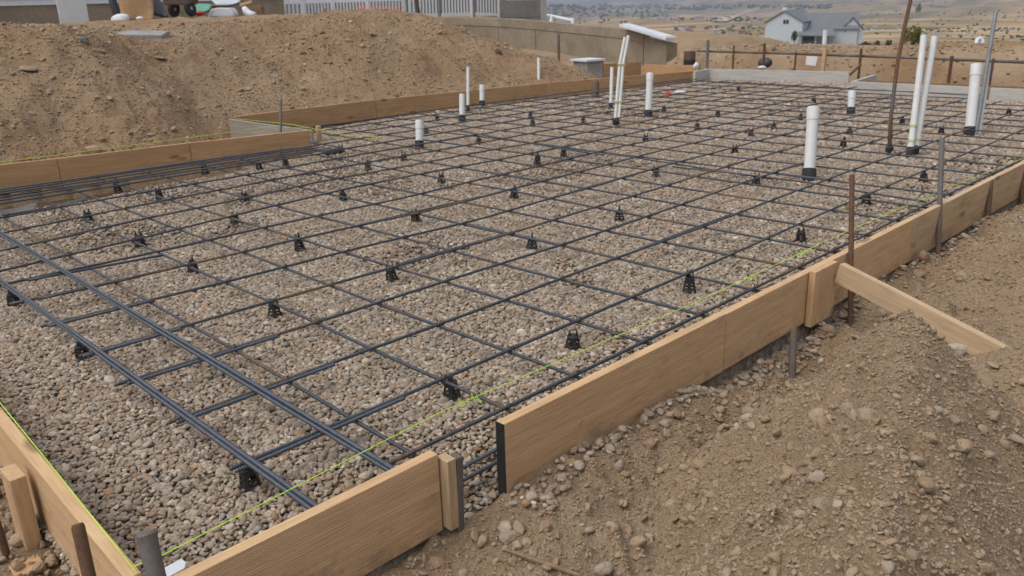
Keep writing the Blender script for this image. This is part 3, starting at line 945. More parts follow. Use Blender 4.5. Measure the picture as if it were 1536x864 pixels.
# brace and cleat on the long right board
c0, c1 = AY(1225, 395, 1.885), AY(1257, 389, 1.885)
mb = MB(); mb.box((c0.x, 1.884, -0.235), (c1.x, 1.922, ZT + 0.008))
tag(mb.build('cleat_board', M['wood_up'], bevel=.003), 'short upright cleat nailed to the right form behind the brace', 'cleat')
s = AY(1263, 398, 1.85); e = AY(1510, 520, 0.96)
s.z = 0.085
d = (e - s); L = d.length * 1.07
mb = MB(); mb.box((0, -0.021, -0.115), (L, 0.021, 0.0))
o = mb.build('timber_brace', M['wood_pale'], bevel=.003)
o.location = s; o.rotation_euler = (0, -math.asin(d.z / d.length), math.atan2(d.y, d.x))
tag(o, 'pale sloping timber brace from the right form into the dirt', 'brace')


# ------------------------------------------------------------------ stakes
def stake(px, py, qx, qy, rpx, mat, label, name='steel_stake', z0=-.25, base=None, sides=12, top_depth=None, bury=0.12, cat='stake', rod=True):
    """round stake from its foot pixel to its top pixel, kept at one distance"""
    b = base if base is not None else G(px, py, z0)
    dp = depth(b)
    t = AD(qx, qy, top_depth or dp)
    ax = (t - b)
    r_ = rpx / FPX * dp / 2
    L = ax.length
    mb = MB()
    pts = [(-bury), 0, L * .35, L * .7, L - r_ * .5, L]
    prof = [(r_, z) for z in pts[:-1]] + [(r_ * 0.82, L)]
    mb.lathe(prof, sides)
    o = mb.build(name, mat, smooth=True)
    o.location = b; o.rotation_euler = ax.to_track_quat('Z', 'Y').to_euler()
    tag(o, label, cat)
    return o


stake(1275, 500, 1278, 262, 8, M['stake_rust'], 'tall rusty steel stake beside the timber brace', base=G(1275, 502, -.37))
stake(1398, 380, 1413, 208, 8, M['stake_grey'], 'tall grey steel stake holding the neon string end', base=Vector((6.0, 1.885, -.25)))
stake(1480, 348, 1486, 270, 8, M['stake_rust'], 'short dark stake against the pale right form plank', base=Vector((7.07, 1.895, -.25)))
stake(1527, 322, 1532, 250, 9, M['stake_rust'], 'short dark stake at the right frame edge against the form', base=Vector((8.0, 1.90, -.25)))
stake(1188, 553, 1191, 492, 11, M['stake_grey'], 'short dark steel stub under the bottom edge of the right form', base=G(1188, 553, -.30))
stake(135, 880, 116, 786, 19, M['stake_rust'], 'dark rusty round stake outside the lower left form board', z0=-.12, base=AD(135, 870, 1.72), bury=.3)
# big flat-topped stake at the near corner
b = AD(240, 890, 1.66); t = AD(219, 797, 1.66)
ax = t - b; L = ax.length
mb = MB(); mb.lathe([(0.0185, -.35), (0.0185, L * .8), (0.0195, L - .014), (0.0215, L - .005), (0.018, L)], 10)
o = mb.build('steel_stake', M['stake_grey'], smooth=True); o.location = b; o.rotation_euler = ax.to_track_quat('Z', 'Y').to_euler()
tag(o, 'thick mushroomed grey stake at the near corner of the forms', 'stake')
# left edge group: cleat, stake, block
mb = MB(); q0, q1 = AX(36, 688, .53), AX(38, 840, .53)
mb.box((0.485, q0.y + .06, -.28), (0.535, q0.y + .18, ZT - .03))
tag(mb.build('cleat_board', M['wood_up'], bevel=.003), 'upright wooden cleat outside the lower left form board', 'cleat')
mb = MB(); mb.box((0.41, q0.y - .09, -.34), (0.50, q0.y - .005, -.215))
o = mb.build('wood_block', M['wood_orange'], bevel=.003); tag(o, 'small orange wood block under the lower left form board', 'wood block')
b = Vector((0.43, q0.y + .06, -.4))
mb = MB(); mb.tube([b, b + Vector((-0.01, .02, .46))], 0.012, 10)
tag(mb.build('steel_stake', M['stake_rust'], smooth=True), 'rusty stake beside the wooden cleat at the left frame edge', 'stake')
# wooden block and flat stake in the gap
g = AY(668, 690, 1.93)
mb = MB(); mb.box((1.535, 1.905, -.215), (1.573, 1.965, ZT - .02))
tag(mb.build('wood_block', M['pale_up'], bevel=.003), 'upright wooden block at the gap between the near form boards', 'wood block')
mb = MB(); mb.box((-.013, -.02, -.36), (.013, .02, ZT - .022))
o = mb.build('steel_stake', M['stake_grey'], bevel=.004); o.location = (1.588, 1.922, 0.0); o.rotation_euler = (0.01, 0.03, 0)
tag(o, 'grey flat stake against the wooden block at the gap', 'stake')
stake(421, 208, 421, 150, 4.6, M['stake_grey'], 'thin grey stake behind the offset corner of the left forms', z0=.0, base=AD(421, 212, 10.1), bury=.3)
bq = G(893, 146, -.1)
stake(893, 146, 893, 122, 12, M['stake_grey'], 'grey stake clamped to the far left form board', base=bq)

# ------------------------------------------------------------------ rebar
RB = 0.0079
ORD = ['first', 'second', 'third', 'fourth', 'fifth', 'sixth', 'seventh', 'eighth', 'ninth', 'tenth', 'eleventh', 'twelfth', 'thirteenth',
       'fourteenth', 'fifteenth', 'sixteenth', 'seventeenth', 'eighteenth', 'nineteenth', 'twentieth', 'twenty-first', 'twenty-second',
       'twenty-third', 'twenty-fourth', 'twenty-fifth', 'twenty-sixth', 'twenty-seventh', 'twenty-eighth']


def rebar(path, r_=RB, mat='rebar', wob=0.004, ribs=True, name='rebar'):
    """deformed bar: ribs are modelled where the bar passes near the camera"""
    pts = [Vector(p) for p in path]
    seg = [0.0]
    for a, b in zip(pts[:-1], pts[1:]): seg.append(seg[-1] + (b - a).length)
    Ltot = seg[-1]
    ph = random.uniform(0, 6.28); fr = random.uniform(1.2, 2.2)

    def at(s):
        for k in range(len(pts) - 1):
            if s <= seg[k + 1] or k == len(pts) - 2:
                q = (s - seg[k]) / max(1e-9, seg[k + 1] - seg[k])
                p = pts[k].lerp(pts[k + 1], q); break
        w = wob * math.sin(fr * s + ph); w2 = wob * 0.6 * math.sin(fr * 1.7 * s + ph * 2)
        dr = (pts[-1] - pts[0]).normalized()
        sd = Vector((-dr.y, dr.x, 0))
        return p + sd * w + Vector((0, 0, w2))
    ss = []; rr_ = []
    s = 0.0
    while s < Ltot:
        d = (at(s) - Vector((0, 0, EYE))).length
        if ribs and d < 4.6:
            for o_, q in ((0, .93), (0.0046, .93), (0.0062, 1.12), (0.0084, 1.12)):
                ss.append(s + o_); rr_.append(r_ * q)
            s += 0.0100
        else:
            ss.append(s); rr_.append(r_); s += 0.12
    k = [i for i, q in enumerate(ss) if q < Ltot - 1e-4]
    ss = [ss[i] for i in k] + [Ltot]; rr_ = [rr_[i] for i in k] + [r_]
    org = pts[0]
    mb = MB(); mb.tube([at(q) - org for q in ss], rr_, 8)
    o = mb.build(name, M[mat], smooth='all')
    o.location = org
    return o


GA = 'lengthwise bars of the rebar mat'; GBn = 'crosswise bars of the rebar mat'; GE = 'bundled edge bars'; GT = 'footing bars in the left trench'; GL = 'short lap bars at the near end'
ZA, ZB, ZE = 0.0, -0.0165, 0.0168
A = {0: (2.115, .001), 1: (2.482, .014), 2: (2.993, .0073), 3: (3.519, -.0089), 4: (3.978, -.0101), 5: (4.569, -.0412), 6: (5.086, -.0449), 7: (5.482, -.0154),
     8: (5.639, .117), 9: (6.243, .0768), 10: (6.789, .0556), 11: (7.383, .0157)}


def yA(i, x):
    c, m = A[i]
    if x < 4: return c + m * x
    y4 = c + m * 4
    nom = 2.115 + i * 0.484
    t = min(1, (x - 4) / 3)
    return y4 + (nom - y4) * t


Bx = {0: (1.534, .0164), 1: (2.017, .008), 2: (2.448, -.004), 3: (2.986, -.0249), 4: (3.466, -.0299), 5: (3.972, -.0263), 6: (4.49, -.0362), 7: (4.86, -.0029),
      8: (5.351, -.0102), 9: (5.855, -.0101), 10: (6.38, -.025)}
for j in range(11, 26): Bx[j] = (6.38 + (j - 10) * 0.497, -.018)


def xB(j, y):
    c, m = Bx[j]; return c + m * y


near_bars = {}
XEND = 13.9
for i in range(12):
    x0 = 1.42 if i == 0 else 1.055
    if i > 9: x0 = 1.2
    xe = 13.05 if i < 8 else 13.95
    xs = [x0, 2.2, 4, 5.5, 7, 10, xe]
    o = rebar([(x, yA(i, x), ZA) for x in xs], mat='rebar_rusty' if i in (4, 6, 9, 10) else 'rebar')
    tag(o, f'{ORD[i]} lengthwise rebar of the mat counted from the right form board', 'rebar', GA)
    near_bars[i] = o
yl = [7.92, 8.40, 8.88, 9.36, 9.78, 10.2, 10.5, 10.8]
for k, y in enumerate(yl):
    x0 = 4.9 if k < 2 else 5.62
    zk = ZA if k < 5 else -.215
    o = rebar([(x0, y, zk), (8.4, y, zk), (11.3, y - .6 * max(0, (k - 2) / 5), zk), (13.95, y - 1.4 * max(0, (k - 2) / 5), zk)], mat='rebar')
    tag(o, f'{ORD[12 + k]} lengthwise rebar from the right board, starting past the offset corner', 'rebar', GA)
    A[12 + k] = (y, 0)
for j in range(26):
    y1 = 8.74 if xB(j, 8) < 5.5 else float(slab_left(np.array(xB(j, 8)))) - 1.32
    if j == 0: y1 = 7.95
    y0 = 2.075
    if xB(j, 2) > 13.2: y0 = 6.25
    o = rebar([(xB(j, y), y, ZB) for y in (y0, 4, 6, 8, y1)], mat='rebar_rusty' if j in (0, 7, 9) else 'rebar')
    tag(o, f'{ORD[j]} crosswise rebar of the mat counted from the lower left form board', 'rebar', GBn)
# right edge upper bar lies over the crosswise bars, two more hang lower in the footing
for k, (z, yy) in enumerate(((-.085, 2.03), (-.15, 2.045))):
    o = rebar([(1.2, yy, z - .01), (2.5, yy, z), (8, yy, z), (13.8, yy, z)], mat='rebar_blue')
    tag(o, ['upper footing rebar', 'lowest footing rebar'][k] + ' seen in the gap between the near form boards', 'rebar', 'footing bars by the right form')
# bundles along the near edge, on top of the mat
for b, (xc, sl, lab) in enumerate(((1.113, .004, 'outer'), (1.412, .011, 'inner'))):
    for k, (dx, dz) in enumerate(((-.0082, 0), (.0082, 0), (.0005, .0136))):
        xs = xc + dx
        ye = 7.4 if b == 0 else 8.6
        o = rebar([(xs, 1.992 + 0.004 * k, ZE + dz), (xs + sl * 2, 4, ZE + dz), (xs + sl * 4, 6, ZE + dz), (xs + sl * 6, ye, ZE + dz)], mat='rebar_blue', wob=.0025, r_=.0083)
        tag(o, f'{["left", "right", "top"][k]} bar of the {lab} rebar bundle along the near edge', 'rebar', GE)
# laps: a second bar tied beside the near end of the lengthwise bars
LAP = [(1, 1.05, 1.80, 'rebar_blue'), (2, 1.06, 1.80, 'rebar_blue'), (3, 1.07, 1.80, 'rebar_blue'), (4, 1.07, 1.53, 'rebar_blue'), (5, 1.07, 1.62, 'rebar_blue'), (6, 1.17, 1.75, 'rebar'), (7, 1.25, 2.07, 'rebar'), (9, 1.3, 1.9, 'rebar')]
for i, x0, x1, mt in LAP:
    x0 += random.uniform(-.01, .02)
    skew = 0.05 if i == 7 else 0.0
    o = rebar([(x0, yA(i, x0) - .021, ZA - .001), (x1, yA(i, x1) - .020 - skew, ZA - .001 - skew * .3)], mat=mt, wob=.001)
    tag(o, f'short lap rebar tied beside the {ORD[i]} lengthwise bar at its near end', 'rebar', GL)
for i, xa, xb_ in ((2, 4.1, 5.2), (3, 6.2, 7.3), (4, 2.9, 4.0), (5, 5.1, 6.3), (6, 3.3, 4.5), (7, 6.0, 7.2), (8, 4.2, 5.3), (9, 6.9, 8.1), (10, 3.4, 4.6), (11, 5.6, 6.8)):
    o = rebar([(xa, yA(i, xa) + .0155, ZA), (xb_, yA(i, xb_) + .0155, ZA)], mat='rebar', wob=.001)
    tag(o, f'mid span lap rebar tied along the {ORD[i]} lengthwise bar from the right board', 'rebar', 'lap bars in the middle of the mat')
for j, ya, yb in ((5, 3.3, 4.4), (8, 4.5, 5.6), (11, 3.0, 4.1), (13, 5.2, 6.4), (15, 3.6, 4.8), (17, 6.3, 7.5), (19, 4.4, 5.6)):
    o = rebar([(xB(j, ya) + .0155, ya, ZB), (xB(j, yb) + .0155, yb, ZB)], mat='rebar', wob=.001)
    tag(o, f'lap rebar tied along the {ORD[j]} crosswise bar from the lower left board', 'rebar', 'lap bars in the middle of the mat')
o = rebar([G(760, 209, ZB - .005), G(900, 229, ZB - .005), G(1030, 249, ZB - .005), G(1160, 268, ZB - .01)], mat='rebar', wob=.006)
tag(o, 'loose rebar lying askew across the middle of the mat', 'rebar')
o = rebar([G(1010, 251, ZB + .004), G(1210, 272, ZB + .004), G(1385, 302, ZB - .03)], mat='rebar', wob=.012)
tag(o, 'loose bent rebar running past the thick white pipe to the right', 'rebar')
o = rebar([G(690, 196, ZA + .02), G(800, 216, ZA + .02), G(905, 232, ZA + .02)], mat='rebar', wob=.006)
tag(o, 'loose bluish rebar laid over the mat left of the tall pipes', 'rebar')
# trench bars
TRY = [(7.98, 7.86), (8.17, 8.01), (8.29, 8.12), (8.47, 8.26), (8.60, 8.36), (8.71, 8.44)]
for k, (a, b) in enumerate(TRY):
    o = rebar([(1.25, a + .01, ZA), (3.2, (a + b) / 2 + .03, ZA), (5.15, b, ZA)], mat='rebar_blue' if k % 2 else 'rebar', r_=.0078)
    tag(o, f'{ORD[k]} footing rebar over the left trench counted from the gravel', 'rebar', GT)
for k, (a, b) in enumerate(((7.95, 7.95), (8.45, 8.3))):
    o = rebar([(1.3, a + .05, -.2), (5.2, b, -.2)], mat='rebar')
    tag(o, ['lower footing rebar in the left trench on the gravel side', 'lower footing rebar in the left trench on the board side'][k], 'rebar', GT)

for k, (x, z) in enumerate(((14.25, -.06), (14.6, -.2), (14.95, -.22))):
    o = rebar([(x, 6.4, z), (x - .05, 9.2, z)], mat='rebar')
    tag(o, f'{ORD[k]} crosswise footing rebar in the far end trench by the grey back board', 'rebar', 'footing bars at the far end')
# tie wires: parts of the lengthwise bars
mb = MB()
rr0 = 0.0132
for sgn in (1, -1):
    ring = []
    for k in range(11):
        th = 2 * math.pi * k / 10
        c, s_ = math.cos(th), math.sin(th)
        q = rr0 * 1.22 * c
        ring.append(Vector((q * 0.72, sgn * q * 0.72, -0.008 + 0.0195 * s_)))
    mb.tube(ring, 0.0013, 5, False)
mb.tube([(0.006, 0.006, 0.008), (0.010, 0.012, 0.018), (0.006, 0.022, 0.023), (0.012, 0.03, 0.018)], 0.0019, 5)
tie0 = mb.build('tie_wire', M['tie'], smooth='all')
first = True
for i in range(12):
    for j in range(26):
        y = yA(i, 5); x = xB(j, y); y = yA(i, x); x = xB(j, y)
        if x > 10.5 or (x < 2 and i == 0): continue
        if not in_view(np.array([x]), np.array([y]), np.array([0.0]))[0]: continue
        if random.random() < 0.12: continue
        if first: c = tie0; first = False
        else:
            c = tie0.copy(); COL.objects.link(c)
        o = near_bars[i]; c.parent = o
        c.location = Vector((x, y, ZA)) - o.location
        c.rotation_euler = (0, 0, random.choice([0, 1.57, 3.14, 4.71]) + random.uniform(-.2, .2))
        k_ = random.uniform(.95, 1.3); c.scale = (k_, k_, k_)

# ------------------------------------------------------------------ rebar chairs
def make_chair():
    root = empty('rebar_chair', (0, 0, 0))

    def frustum(m, r0, z0, r1, z1, n=12):
        m.lathe([(r0 - .004, z0), (r0, z0), (r1, z1), (r1 - .004, z1), (r0 - .004, z0)], n)
        m.f = [f for f in m.f if len(f) == 4]
    b = MB(); frustum(b, .043, 0, .041, .004, 16); frustum(b, .039, .003, .035, .010, 16); b.build('base_ring', M['plastic'], root, smooth=True)
    for k in range(4):
        th = math.pi / 4 + k * math.pi / 2
        m = MB(); c, s = math.cos(th), math.sin(th)

        def sec(rad, z, w):
            t = Vector((-s, c, 0)) * w; o_ = Vector((c, s, 0))
            return [o_ * (rad + .0015) + t + Vector((0, 0, z)), o_ * (rad + .0015) - t + Vector((0, 0, z)), o_ * (rad - .005) - t + Vector((0, 0, z)), o_ * (rad - .005) + t + Vector((0, 0, z))]
        lv = [sec(.0355, .004, .0095), sec(.030, .03, .0068), sec(.0265, .052, .0065), sec(.0235, .074, .010)]
        vs = [p for l in lv for p in l]; fs = [(0, 1, 2, 3), (12, 15, 14, 13)]
        for q in range(3):
            for e_ in range(4):
                fs.append((q * 4 + e_, q * 4 + (e_ + 1) % 4, q * 4 + 4 + (e_ + 1) % 4, q * 4 + 4 + e_))
        m.add(vs, fs); m.build('leg', M['plastic'], root)
    for ra, z in ((.0325, .026), (.0283, .047)):
        m = MB(); frustum(m, ra, z, ra - .001, z + .007, 12); m.build('middle_ring', M['plastic'], root, smooth=True)
    m = MB(); frustum(m, .0255, .068, .0235, .084, 12); m.build('shell', M['plastic'], root, smooth=True)
    m = MB(); m.lathe([(.021, .080), (.0255, .083), (.0255, .091), (.019, .095)], 14); m.build('collar', M['plastic'], root, smooth=True)
    for k in range(2):
        m = MB()
        m.prism([(0.011, .092), (0.0205, .092), (0.019, .116), (0.0155, .127), (0.0125, .114)], -0.006, 0.006, Matrix.Rotation(math.pi * k + .78, 4, 'Z'))
        m.build('prong', M['plastic'], root)
    return root


CH = [(1.13, 2.52), (2.07, 2.51), (2.8, 2.46), (1.13, 4.18), (1.14, 5.34), (2.06, 3.98), (2.88, 4.0), (3.9, 2.53), (2.13, 5.12), (2.89, 5.08), (3.93, 3.82), (5.2, 2.51), (2.17, 6.07),
      (2.92, 6.09), (3.89, 5.03), (4.92, 3.84), (6.51, 2.63), (2.19, 7.17), (3.37, 6.78), (3.94, 6.1), (4.95, 5.01), (6.68, 3.69), (2.94, 7.55), (2.85, 8.3), (4.98, 6.01), (7.62, 2.6),
      (3.82, 8.48), (4.24, 8.1), (4.52, 8.04), (5.37, 8.25), (4.93, 7.12), (5.46, 7.2), (6.7, 7.34), (6.24, 5.96), (6.69, 5.99), (6.44, 4.6), (7.97, 5.86), (7.88, 4.62), (6.87, 8.54),
      (7.79, 9.41), (8.69, 8.41), (8.7, 7.43), (9.09, 5.88), (10.27, 6.33), (10.23, 7.2), (8.99, 5.07), (9.6, 5.11), (9.71, 4.2), (8.94, 3.93), (10.33, 3.4), (10.86, 4.05), (12.32, 3.26),
      (8.17, 7.88), (10.46, 5.2), (12.39, 5.97), (13.3, 7.81)]
proto = make_chair()
rows = {}
info = []
for (x, y) in CH:
    i = min(range(20), key=lambda k: abs((yA(k, x) if k < 12 else A[k][0]) - y) if (k < 12 or x > 5.4) else 99)
    rows.setdefault(i, []).append(x); info.append((x, y, i))
for k, (x, y, i) in enumerate(info):
    c = proto if k == 0 else copy_tree(proto)
    z = float(ZG(np.array(x), np.array(y))) + .006
    trench = (x < 5.5 and y > 7.8)
    if trench: z = max(z, -.135)
    edge = x < 1.3
    c.location = (x, y, z)
    sc = (-.024 - z) / .097
    c.scale = (1.12, 1.12, sc)
    tilt = .09
    c.rotation_euler = (random.uniform(-tilt, tilt), random.uniform(-tilt, tilt), random.choice([0, 1.57]) + random.uniform(-.25, .25))
    n = sorted(rows[i]).index(x)
    if trench:
        lab = f'black plastic rebar chair by the left trench, {ORD[sorted([q[0] for q in info if q[0] < 5.5 and q[1] > 7.8]).index(x)]} from the near end'
    else:
        lab = f'black rebar chair under the {ORD[i]} lengthwise bar from right board, {ORD[n]} from near end'
    tag(c, lab, 'rebar chair', 'black plastic rebar chairs under the mat')


# ------------------------------------------------------------------ white pipes
def pipe(base_px, top_px, dpx, label, mat='pvc', cap=True, sleeve=True, z0=-.12, name='pipe', cat='pipe', base=None, collar=None):
    b = base if base is not None else G(*base_px, z0)
    dp = depth(b); t = AD(*top_px, dp)
    ax = t - b; L = ax.length; r_ = dpx / FPX * dp / 2
    root = empty(name, b); root.rotation_euler = ax.to_track_quat('Z', 'Y').to_euler()
    tag(root, label, cat, 'pipe stubs rising through the slab')
    m = MB()
    top = L - (2.1 * r_ if cap else 0)
    m.lathe([(r_ * .94, -.1), (r_ * .94, top), (r_ * .94, L - .002), (r_ * .78, L), (r_ * .78, L - .02)], 24)
    m.build('pipe_barrel', M[mat], root, smooth=True)
    if cap:
        m = MB(); m.lathe([(r_ * .96, top - .002), (r_ * 1.03, top), (r_ * 1.05, L - r_ * .35), (r_ * .98, L + .003), (r_ * .6, L + r_ * .12), (0.002, L + r_ * .16)], 24)
        m.build('end_cap', M[mat], root, smooth=True)
    if sleeve:
        hs = 0.115
        m = MB(); m.lathe([(r_ * 1.16, -.08), (r_ * 1.14, hs * .9), (r_ * 1.09, hs), (r_ * .97, hs + .001)], 20)
        m.build('foam_sleeve', M['rubber'], root, smooth=True)
    if collar:
        for q in collar:
            m = MB(); m.lathe([(r_ * .97, L * q - .012), (r_ * 1.06, L * q - .01), (r_ * 1.06, L * q + .01), (r_ * .97, L * q + .012)], 20)
            m.build('tape_band', M['tape'], root, smooth=True)
    return root


pipe((1213, 272), (1220, 161), 18, 'thick white capped pipe standing alone right of the middle')
bA = G(1364, 238, -.12)
pipe((1364, 238), (1386, 53), 10, 'left pipe of the tall leaning white pair taped together', cap=False, collar=(.14, .26), sleeve=True)
pipe((1371, 236), (1402, 55), 10, 'right pipe of the tall leaning white pair taped together', cap=False, collar=(.14,), sleeve=True)
pipe((1454, 206), (1465, 97), 16, 'thick white capped pipe beside the grey conduit far right')
pipe((1467, 205), (1483, 95), 7, 'thin white pipe behind the thick capped pipe far right', cap=False, sleeve=False)
pipe((1276, 174), (1278, 137), 11, 'short white capped pipe in front of the grey back boards')
pipe((972, 178), (975, 110), 10.5, 'medium white capped pipe right of the leaning tall pipe')
pipe((916, 166), (918, 101), 5.5, 'thin upright white pipe left of the leaning tall pipe', cap=False)
pipe((693, 185), (693, 141), 9, 'short white pipe in front of the thin tall one by the far left form', cap=False)
pipe((702, 170), (702, 100), 5, 'thin tall white pipe between two short ones by the left form', cap=False)
pipe((723, 162), (723, 128), 8, 'short white pipe standing right against the far left form')
pipe((629, 226), (629, 181), 12, 'short white capped pipe nearest the left offset corner')
pipe((808, 127), (808, 87), 5, 'thin white pipe standing behind the far left form board', cap=False, sleeve=False, base=AD(808, 131, 15.6))
# leaning doubled pipe with a joint
b = G(924, 190, -.12); dp = depth(b)
root = empty('pipe', b); tag(root, 'tall leaning doubled white pipe with a taped kink', 'pipe', 'pipe stubs rising through the slab')
r_ = 4.3 / FPX * dp / 2
for k, off in enumerate((-2.6, 2.6)):
    p = [AD(924 + off, 196, dp) - b, AD(932 + off * 1.0, 97, dp) - b, AD(940 + off, 55 - off * .5, dp) - b]
    m = MB(); m.tube([p[0], p[0].lerp(p[1], .5), p[1], p[2]], r_ * 1.08, 14); m.build('pipe_barrel', M['pvc_old'], root, smooth=True)
for (px, py) in ((932, 97), (927, 153)):
    c = AD(px, py, dp) - b
    m = MB(); m.cbox((0, 0, 0), (r_ * 5.2, r_ * 3, .03)); o = m.build('tape_band', M['tape'], root, bevel=.004); o.location = c; o.rotation_euler = (0, 0, YAW - R(90))
m = MB(); m.lathe([(r_ * 2.5, -.06), (r_ * 2.4, .09), (r_ * 2.3, .105)], 18); m.build('foam_sleeve', M['rubber'], root, smooth=True)
# conduit and rod
stake(1463, 207, 1494, 17, 6, M['conduit'], 'tall grey steel conduit leaning at the far right', name='conduit', z0=-.12, cat='conduit')
# rusty tall rod, slightly bent, running out of the frame
b = G(1333, 234, -.12); dp = depth(b)
m = MB(); m.tube([AD(1333, 240, dp), AD(1337, 170, dp), AD(1346, 96, dp), AD(1357, 40, dp), AD(1366, 0, dp), AD(1372, -30, dp)], 2.9 / FPX * dp, 9)
o = m.build('steel_rod', M['stake_rust'], smooth='all'); tag(o, 'tall bent rusty rod standing up out of the frame', 'steel rod')
m = MB(); m.cbox((b.x, b.y, -.05), (.10, .05, .05)); o2 = m.build('rod_clamp', M['plastic'], bevel=.008); o2.parent = o
# small things on the far mat
p = G(1002, 145, 0)
m = MB(); m.lathe([(.02, 0), (.035, .005), (.03, .06), (.012, .08), (.012, .12), (.005, .125)], 12)
o = m.build('red_plug', M['red'], smooth=True); o.location = p; tag(o, 'small red plug on the far part of the mat', 'plug')
p = G(1020, 139, 0.02)
m = MB(); m.lathe([(.09, 0), (.095, .008), (.095, .02), (.08, .03)], 20)
o = m.build('bucket_lid', M['white_metal'], smooth=True); o.location = p; tag(o, 'round white lid lying on the far part of the mat', 'lid')


# ------------------------------------------------------------------ strings
def line(name, pts, r_, mat, label, sag=0.0, fuzz=()):
    pts = [Vector(p) for p in pts]
    path = []
    for a, b in zip(pts[:-1], pts[1:]):
        n = max(2, int((b - a).length / .25))
        for k in range(n):
            t = k / n; q = a.lerp(b, t); q.z -= sag * 4 * t * (1 - t)
            path.append(q)
    path.append(pts[-1])
    m = MB(); m.tube(path, r_, 6)
    o = m.build(name, mat, smooth='all'); tag(o, label, 'string')
    for f in fuzz:
        m = MB(); f = Vector(f)
        for k in range(6):
            q = f + Vector((random.uniform(-.05, .05), random.uniform(-.01, .01), 0))
            m.tube([q, q + Vector((random.uniform(-.02, .02), random.uniform(-.02, .02), random.uniform(-.025, .004))), q + Vector((random.uniform(-.04, .04), random.uniform(-.03, .03), random.uniform(-.05, 0)))], r_ * .6, 4)
        e_ = m.build('loose_end', mat); e_.parent = o
    return o


ZS = ZT + .012
sA = G(200, 850, ZS); sB = AY(1406, 289, 1.905); sB.z = max(sB.z, .06)
sMid = [G(245, 832, ZS), G(663, 617, ZS), G(1040, 455, ZS), G(1270, 347, ZS)]
line('string_line', [sA] + sMid + [G(1404, 289, ZS)], .0017, M['string'], 'bright lime string along the inside of the right form', 0.0,
     (G(700, 597, ZS), G(1130, 414, ZS), G(1205, 378, ZS), G(1215, 372, ZS)))
line('string_line', [G(1406, 288, ZS), G(1536, 237, ZS), G(1600, 212, ZS)], .003, M['string_dull'], 'yellowish string from the grey stake out of the frame right')
line('string_line', [G(-60, 525, ZS), G(0, 604, ZS), G(100, 727, ZS), G(206, 860, ZS)], .0016, M['string'], 'bright lime string along the lower left form board')
line('string_line', [G(-60, 251, ZT + .03), G(0, 243.5, ZT + .03), G(230, 214, ZT + .03), G(400, 191, ZT + .04), G(470, 192, ZT + .01)], .0045, M['string_dull'], 'faded yellow string along the top of the left form', 0,
     ())
line('string_line', [G(352, 178, ZT + .03), G(440, 187, ZT + .03), G(520, 203, ZT - .02), G(600, 207, ZT - .05)], .004, M['string_dull'], 'faded yellow string from the offset corner over the mat')
# steel corner plate with string knot
mb = MB(); mb.prism([(0, 0), (.075, 0), (.075, .025), (.06, .045), (.0, .045)], 0, .006)
o = mb.build('corner_plate', M['white_metal'], bevel=.001)
o.location = (0.61, 2.028, ZT - .003); o.rotation_euler = (R(-90) + math.pi, 0, R(4))
tag(o, 'pale galvanised plate at the near corner where strings cross', 'metal plate')

# ------------------------------------------------------------------ things in the trench
def sheet_obj(name, pts, h, mat, label, cat):
    n = 10
    a, b, c, d = [Vector(p) for p in pts]
    vs = []; fs = []
    for i in range(n + 1):
        for j in range(n + 1):
            u_, v_ = i / n, j / n
            p = a.lerp(b, u_).lerp(d.lerp(c, u_), v_)
            p.z += h * (math.sin(u_ * 5 + v_ * 3) * .5 + .5) * (0.4 + random.random() * .3) + .01
            vs.append(p)
    for i in range(n):
        for j in range(n):
            q = i * (n + 1) + j
            fs.append((q, q + 1, q + n + 2, q + n + 1))
    m = MB(); m.add(vs, fs); o = m.build(name, mat, smooth='all')
    sm = o.modifiers.new('thick', 'SOLIDIFY'); sm.thickness = .006
    return tag(o, label, cat)


sheet_obj('plastic_sheet', [G(-20, 338, -.3), G(48, 332, -.3), G(60, 312, -.3), G(-20, 318, -.3)], .07, M['sheet'], 'crumpled grey plastic sheet in the left trench at frame edge', 'plastic sheet')
mb = MB(); a = G(88, 312, -.3); b2 = G(128, 300, -.3); mb.tube([a, b2], .03, 8)
tag(mb.build('pipe_offcut', M['sheet'], smooth=True), 'dark offcut lying in the left trench near the sheet', 'offcut')
mb = MB(); q = G(500, 226, -.06); mb.cbox((0, 0, 0), (.30, .07, .035)); o = mb.build('steel_bracket', M['plastic'], bevel=.01); o.location = q; o.rotation_euler = (0, 0, R(10))
tag(o, 'dark bracket lying on the bars by the offset corner', 'bracket')
# ------------------------------------------------------------------ background: neighbour's house, fence, walls
def wall_prism(a, b, z0, z1, th, mb, z1b=None):
    """upright wall from a to b, thickness away from the camera"""
    a = Vector((a[0], a[1], 0)); b = Vector((b[0], b[1], 0))
    d = (b - a).normalized(); n = Vector((-d.y, d.x, 0))
    if n.dot(Vector((_f.x, _f.y, 0))) < 0: n = -n
    z1b = z1 if z1b is None else z1b
    vs = [a + Vector((0, 0, z0)), b + Vector((0, 0, z0)), b + n * th + Vector((0, 0, z0)), a + n * th + Vector((0, 0, z0)),
          a + Vector((0, 0, z1)), b + Vector((0, 0, z1b)), b + n * th + Vector((0, 0, z1b)), a + n * th + Vector((0, 0, z1))]
    mb.add(vs, [(0, 3, 2, 1), (4, 5, 6, 7), (0, 1, 5, 4), (1, 2, 6, 5), (2, 3, 7, 6), (3, 0, 4, 7)])
    return d, n


